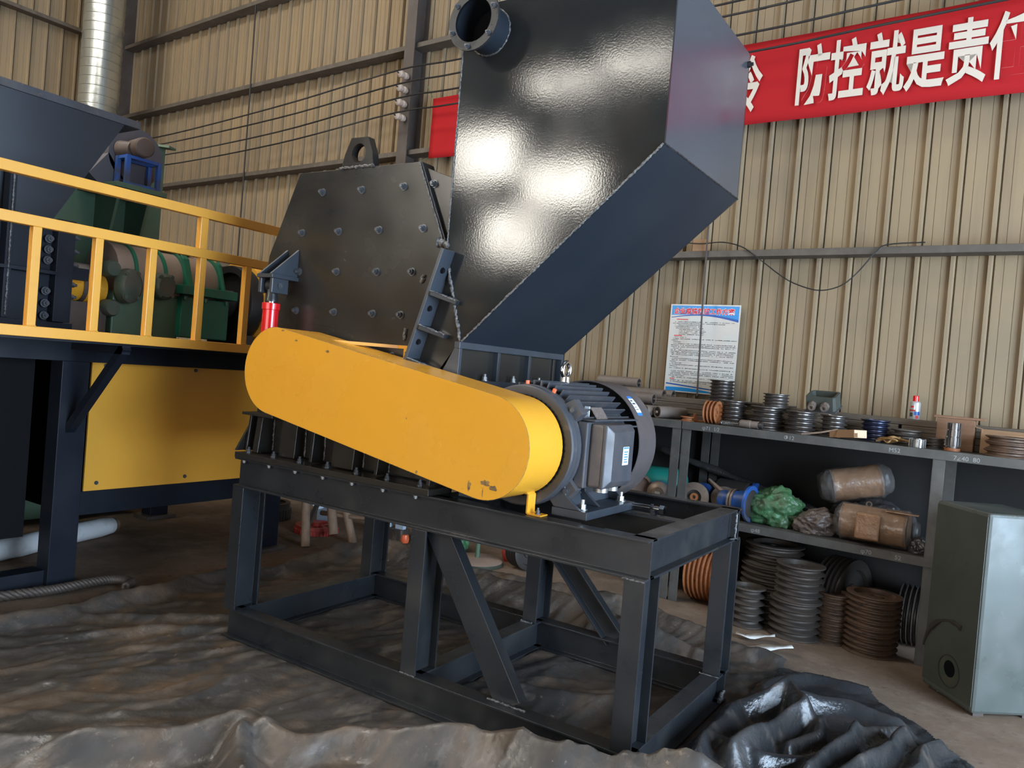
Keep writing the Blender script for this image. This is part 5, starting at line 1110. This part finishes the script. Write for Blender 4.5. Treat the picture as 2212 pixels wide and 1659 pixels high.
# ------------------------------------------------------------------ tarpaulin on the floor
def ridge_h(x, y, ridges, sharp):
    best = 0
    for P_ in ridges:
        for (a, b) in zip(P_, P_[1:]):
            ax_, ay_, ah, aw = a; bx, by, bh, bw = b; ex, ey = bx-ax_, by-ay_; l2 = ex*ex+ey*ey
            t = max(0, min(1, ((x-ax_)*ex+(y-ay_)*ey)/l2)); dx, dy = x-ax_-t*ex, y-ay_-t*ey
            w = aw+(bw-aw)*t; hh = ah+(bh-ah)*t; k = math.hypot(dx, dy)/w
            if k < 3:
                v = math.exp(-k*k*1.2)
                if sharp: v = (1-sharp)*v+sharp*max(0, 1-k*.62)**1.25
                best = max(best, hh*v)
    return best
def rid(q): return (1-abs(noise.noise(q))*2.2)
def sheet(name, mat, label, inside, ridges, x0, x1, y0, y1, step, zb, seed, rough_amp, sharp, wdir, smooth_n=0):
    nx, ny = int((x1-x0)/step), int((y1-y0)/step); idx = {}; vs = []; fs = []; ca_, sa_ = math.cos(wdir), math.sin(wdir)
    def vid(i, j):
        if (i, j) not in idx:
            x, y = x0+i*step, y0+j*step; q = Vector((x+seed, y-seed, seed*.3))
            a_, b_ = x*ca_+y*sa_, -x*sa_+y*ca_                       # along / across the creases
            wx = .25*noise.noise(q*1.7)
            c1 = max(0, rid(Vector((a_*.7, b_*3.2+wx*3, seed))))**3; c2 = max(0, rid(Vector((a_*2.2+3, b_*7+wx*5, seed+4))))**3; c3 = max(0, rid(q*5.5))**3
            msk = .5+.5*noise.noise(q*1.1+Vector((7, 7, 7)))
            wr = .030*c1*max(.25, msk)+.014*c2+.006*c3+.010*(.5+.5*noise.noise(q*2.3))
            on_beam = -L_-.02 < x < .02 and -.01 < y < W_+.01 and (y < .10 or y > W_-.11 or x > -.10 or x < -L_+.10 or abs(x+1.119) < .06)
            h = ridge_h(x+.05*noise.noise(q*3.1), y+.05*noise.noise(q*3.1+Vector((5, 5, 5))), ridges, sharp)
            h *= 1+.22*noise.noise(q*5)+(.06*rid(q*9) if sharp < .5 else .10*noise.noise(q*9))
            zz = zb+rough_amp*wr+h
            if on_beam: zz = min(zz, -.001)
            vs.append((x, y, zz)); idx[(i, j)] = len(vs)-1
        return idx[(i, j)]
    for i in range(nx):
        for j in range(ny):
            if inside(x0+(i+.5)*step, y0+(j+.5)*step): fs.append((vid(i, j), vid(i+1, j), vid(i+1, j+1), vid(i, j+1)))
    if smooth_n:
        nb = {}
        for f in fs:
            for k in range(4): nb.setdefault(f[k], set()).update((f[k-1], f[(k+1) % 4]))
        zz = [p[2] for p in vs]
        for _ in range(smooth_n): zz = [.5*zz[i]+.5*sum(zz[j] for j in nb[i])/len(nb[i]) for i in range(len(vs))]
        vs = [(p[0], p[1], z) for p, z in zip(vs, zz)]
    m = MB(); m.v = [Vector(p) for p in vs]; m.f = fs
    o = m.build(name, mat, smooth=80); return tag(o, label, 'tarpaulin')
def inpoly(P_):
    def f(x, y):
        x += .05*noise.noise(Vector((x*2, y*2, 1))); y += .06*noise.noise(Vector((x*2, y*2, 4))); c = False
        for (xa, ya), (xb, yb) in zip(P_, P_[1:]+P_[:1]):
            if (ya > y) != (yb > y) and x < (xb-xa)*(y-ya)/(yb-ya)+xa: c = not c
        return c
    return f
R1 = [(-2.6, -1.9, .05, .14), (-1.90, -1.36, .09, .10), (-1.56, -.94, .09, .09), (-1.40, -.66, .13, .10), (-1.18, -.60, .09, .07), (-.97, -.43, .10, .08), (-.64, -.27, .15, .09), (-.26, -.17, .22, .09), (.06, -.12, .275, .09), (.34, -.04, .29, .10), (.62, .02, .24, .11), (.95, .02, .12, .12)]
R2 = [(-1.40, -.66, .12, .07), (-1.10, -.92, .10, .07), (-.7, -1.1, .09, .09), (-.2, -1.0, .05, .1)]
R3 = [(-3.5, -1.15, .05, .09), (-3.28, -.70, .065, .08), (-3.28, 0, .07, .07), (-3.36, .70, .06, .06), (-3.22, 1.05, .05, .07), (-3.33, 1.75, .10, .10), (-3.05, 2.05, .13, .14), (-2.5, 2.02, .04, .10), (-1.85, 2.25, .05, .10), (-1.2, 2.2, .10, .12), (-.8, 2.2, .08, .1), (-.2, 2.02, .05, .07), (.05, 1.98, .05, .07)]
R4 = [(-2.2, 1.75, .10, .16), (-1.5, 1.78, .16, .18), (-.7, 1.65, .14, .15), (-.3, 1.62, .08, .1)]
R5 = [(-3.2, -.4, .025, .05), (-2.7, .15, .03, .05), (-2.48, .3, .03, .05)]
R6 = [(-3.1, -.9, .02, .05), (-2.75, -.2, .03, .05), (-2.5, .05, .02, .05)]
R7 = [(-.9, -1.25, .05, .1), (-.2, -.75, .07, .08), (.5, -.5, .08, .09), (1.1, -.6, .05, .1)]
R8 = [(-1.0, .35, .035, .10), (-.55, .62, .05, .10), (-.2, .95, .04, .08)]
poly = [(-3.6, -1.3), (-3.36, -.70), (-3.36, 0), (-3.44, .75), (-3.28, 1.05), (-3.40, 1.80), (-3.05, 2.2), (-2.5, 2.18), (-2.2, 2.2), (-1.9, 2.42), (-1.2, 2.35), (-.84, 2.34), (-.19, 2.12), (.10, 2.02), (.09, 1.5), (.06, .16), (.8, .17), (1.3, -.2), (1.6, -1.2), (1.2, -2.4), (-2.2, -2.6), (-3.6, -2.0)]
sheet('tarpaulin', 'tarp', 'big dusty grey brown tarpaulin spread on the floor under the steel frame', inpoly(poly), [R1, R2, R3, R4, R5, R6, R7, R8], -3.7, 1.7, -2.6, 2.6, .018, -.0105, 2.0, .9, .35, 1.13)
Q = [[(.10, .42, .10, .05), (.13, .75, .12, .045), (.12, 1.05, .10, .05), (.26, 1.27, .20, .06), (.40, 1.16, .16, .05)], [(.22, .54, .15, .05), (.31, .85, .12, .04), (.39, 1.20, .15, .045)], [(.50, .55, .11, .045), (.58, .88, .13, .035), (.64, 1.17, .13, .04)], [(.64, .62, .10, .04), (.74, .95, .12, .035), (.83, 1.26, .12, .04)],
     [(.85, .90, .08, .04), (.95, 1.35, .08, .04)], [(.30, 1.30, .13, .05), (.55, 1.50, .09, .05), (.75, 1.52, .06, .045)], [(.14, .62, .10, .04), (.30, .60, .09, .035), (.55, .75, .08, .035)], [(.12, 1.45, .05, .05), (.25, 1.85, .05, .05), (.55, 1.88, .05, .05)], [(.35, .35, .1, .05), (.7, .45, .10, .05), (1.0, .8, .06, .05)],
     [(.26, 1.27, .16, .04), (.47, 1.42, .06, .04)], [(.40, .80, .09, .03), (.50, 1.0, .10, .03), (.45, 1.25, .07, .03)], [(.66, 1.17, .10, .03), (.80, 1.45, .06, .03)]]
poly2 = [(.05, .15), (.08, 1.5), (.09, 1.95), (.30, 2.02), (.56, 1.92), (.72, 1.72), (.87, 1.60), (1.0, 1.42), (1.10, 1.26), (1.2, .9), (1.2, .3), (.7, .0)]
sheet('black_tarpaulin', 'tarp_black', 'crumpled shiny black tarpaulin heaped on the floor right of the frame', inpoly(poly2), Q, -.02, 1.3, -.05, 2.1, .010, -.006, 8.0, .5, .6, .9, 5)
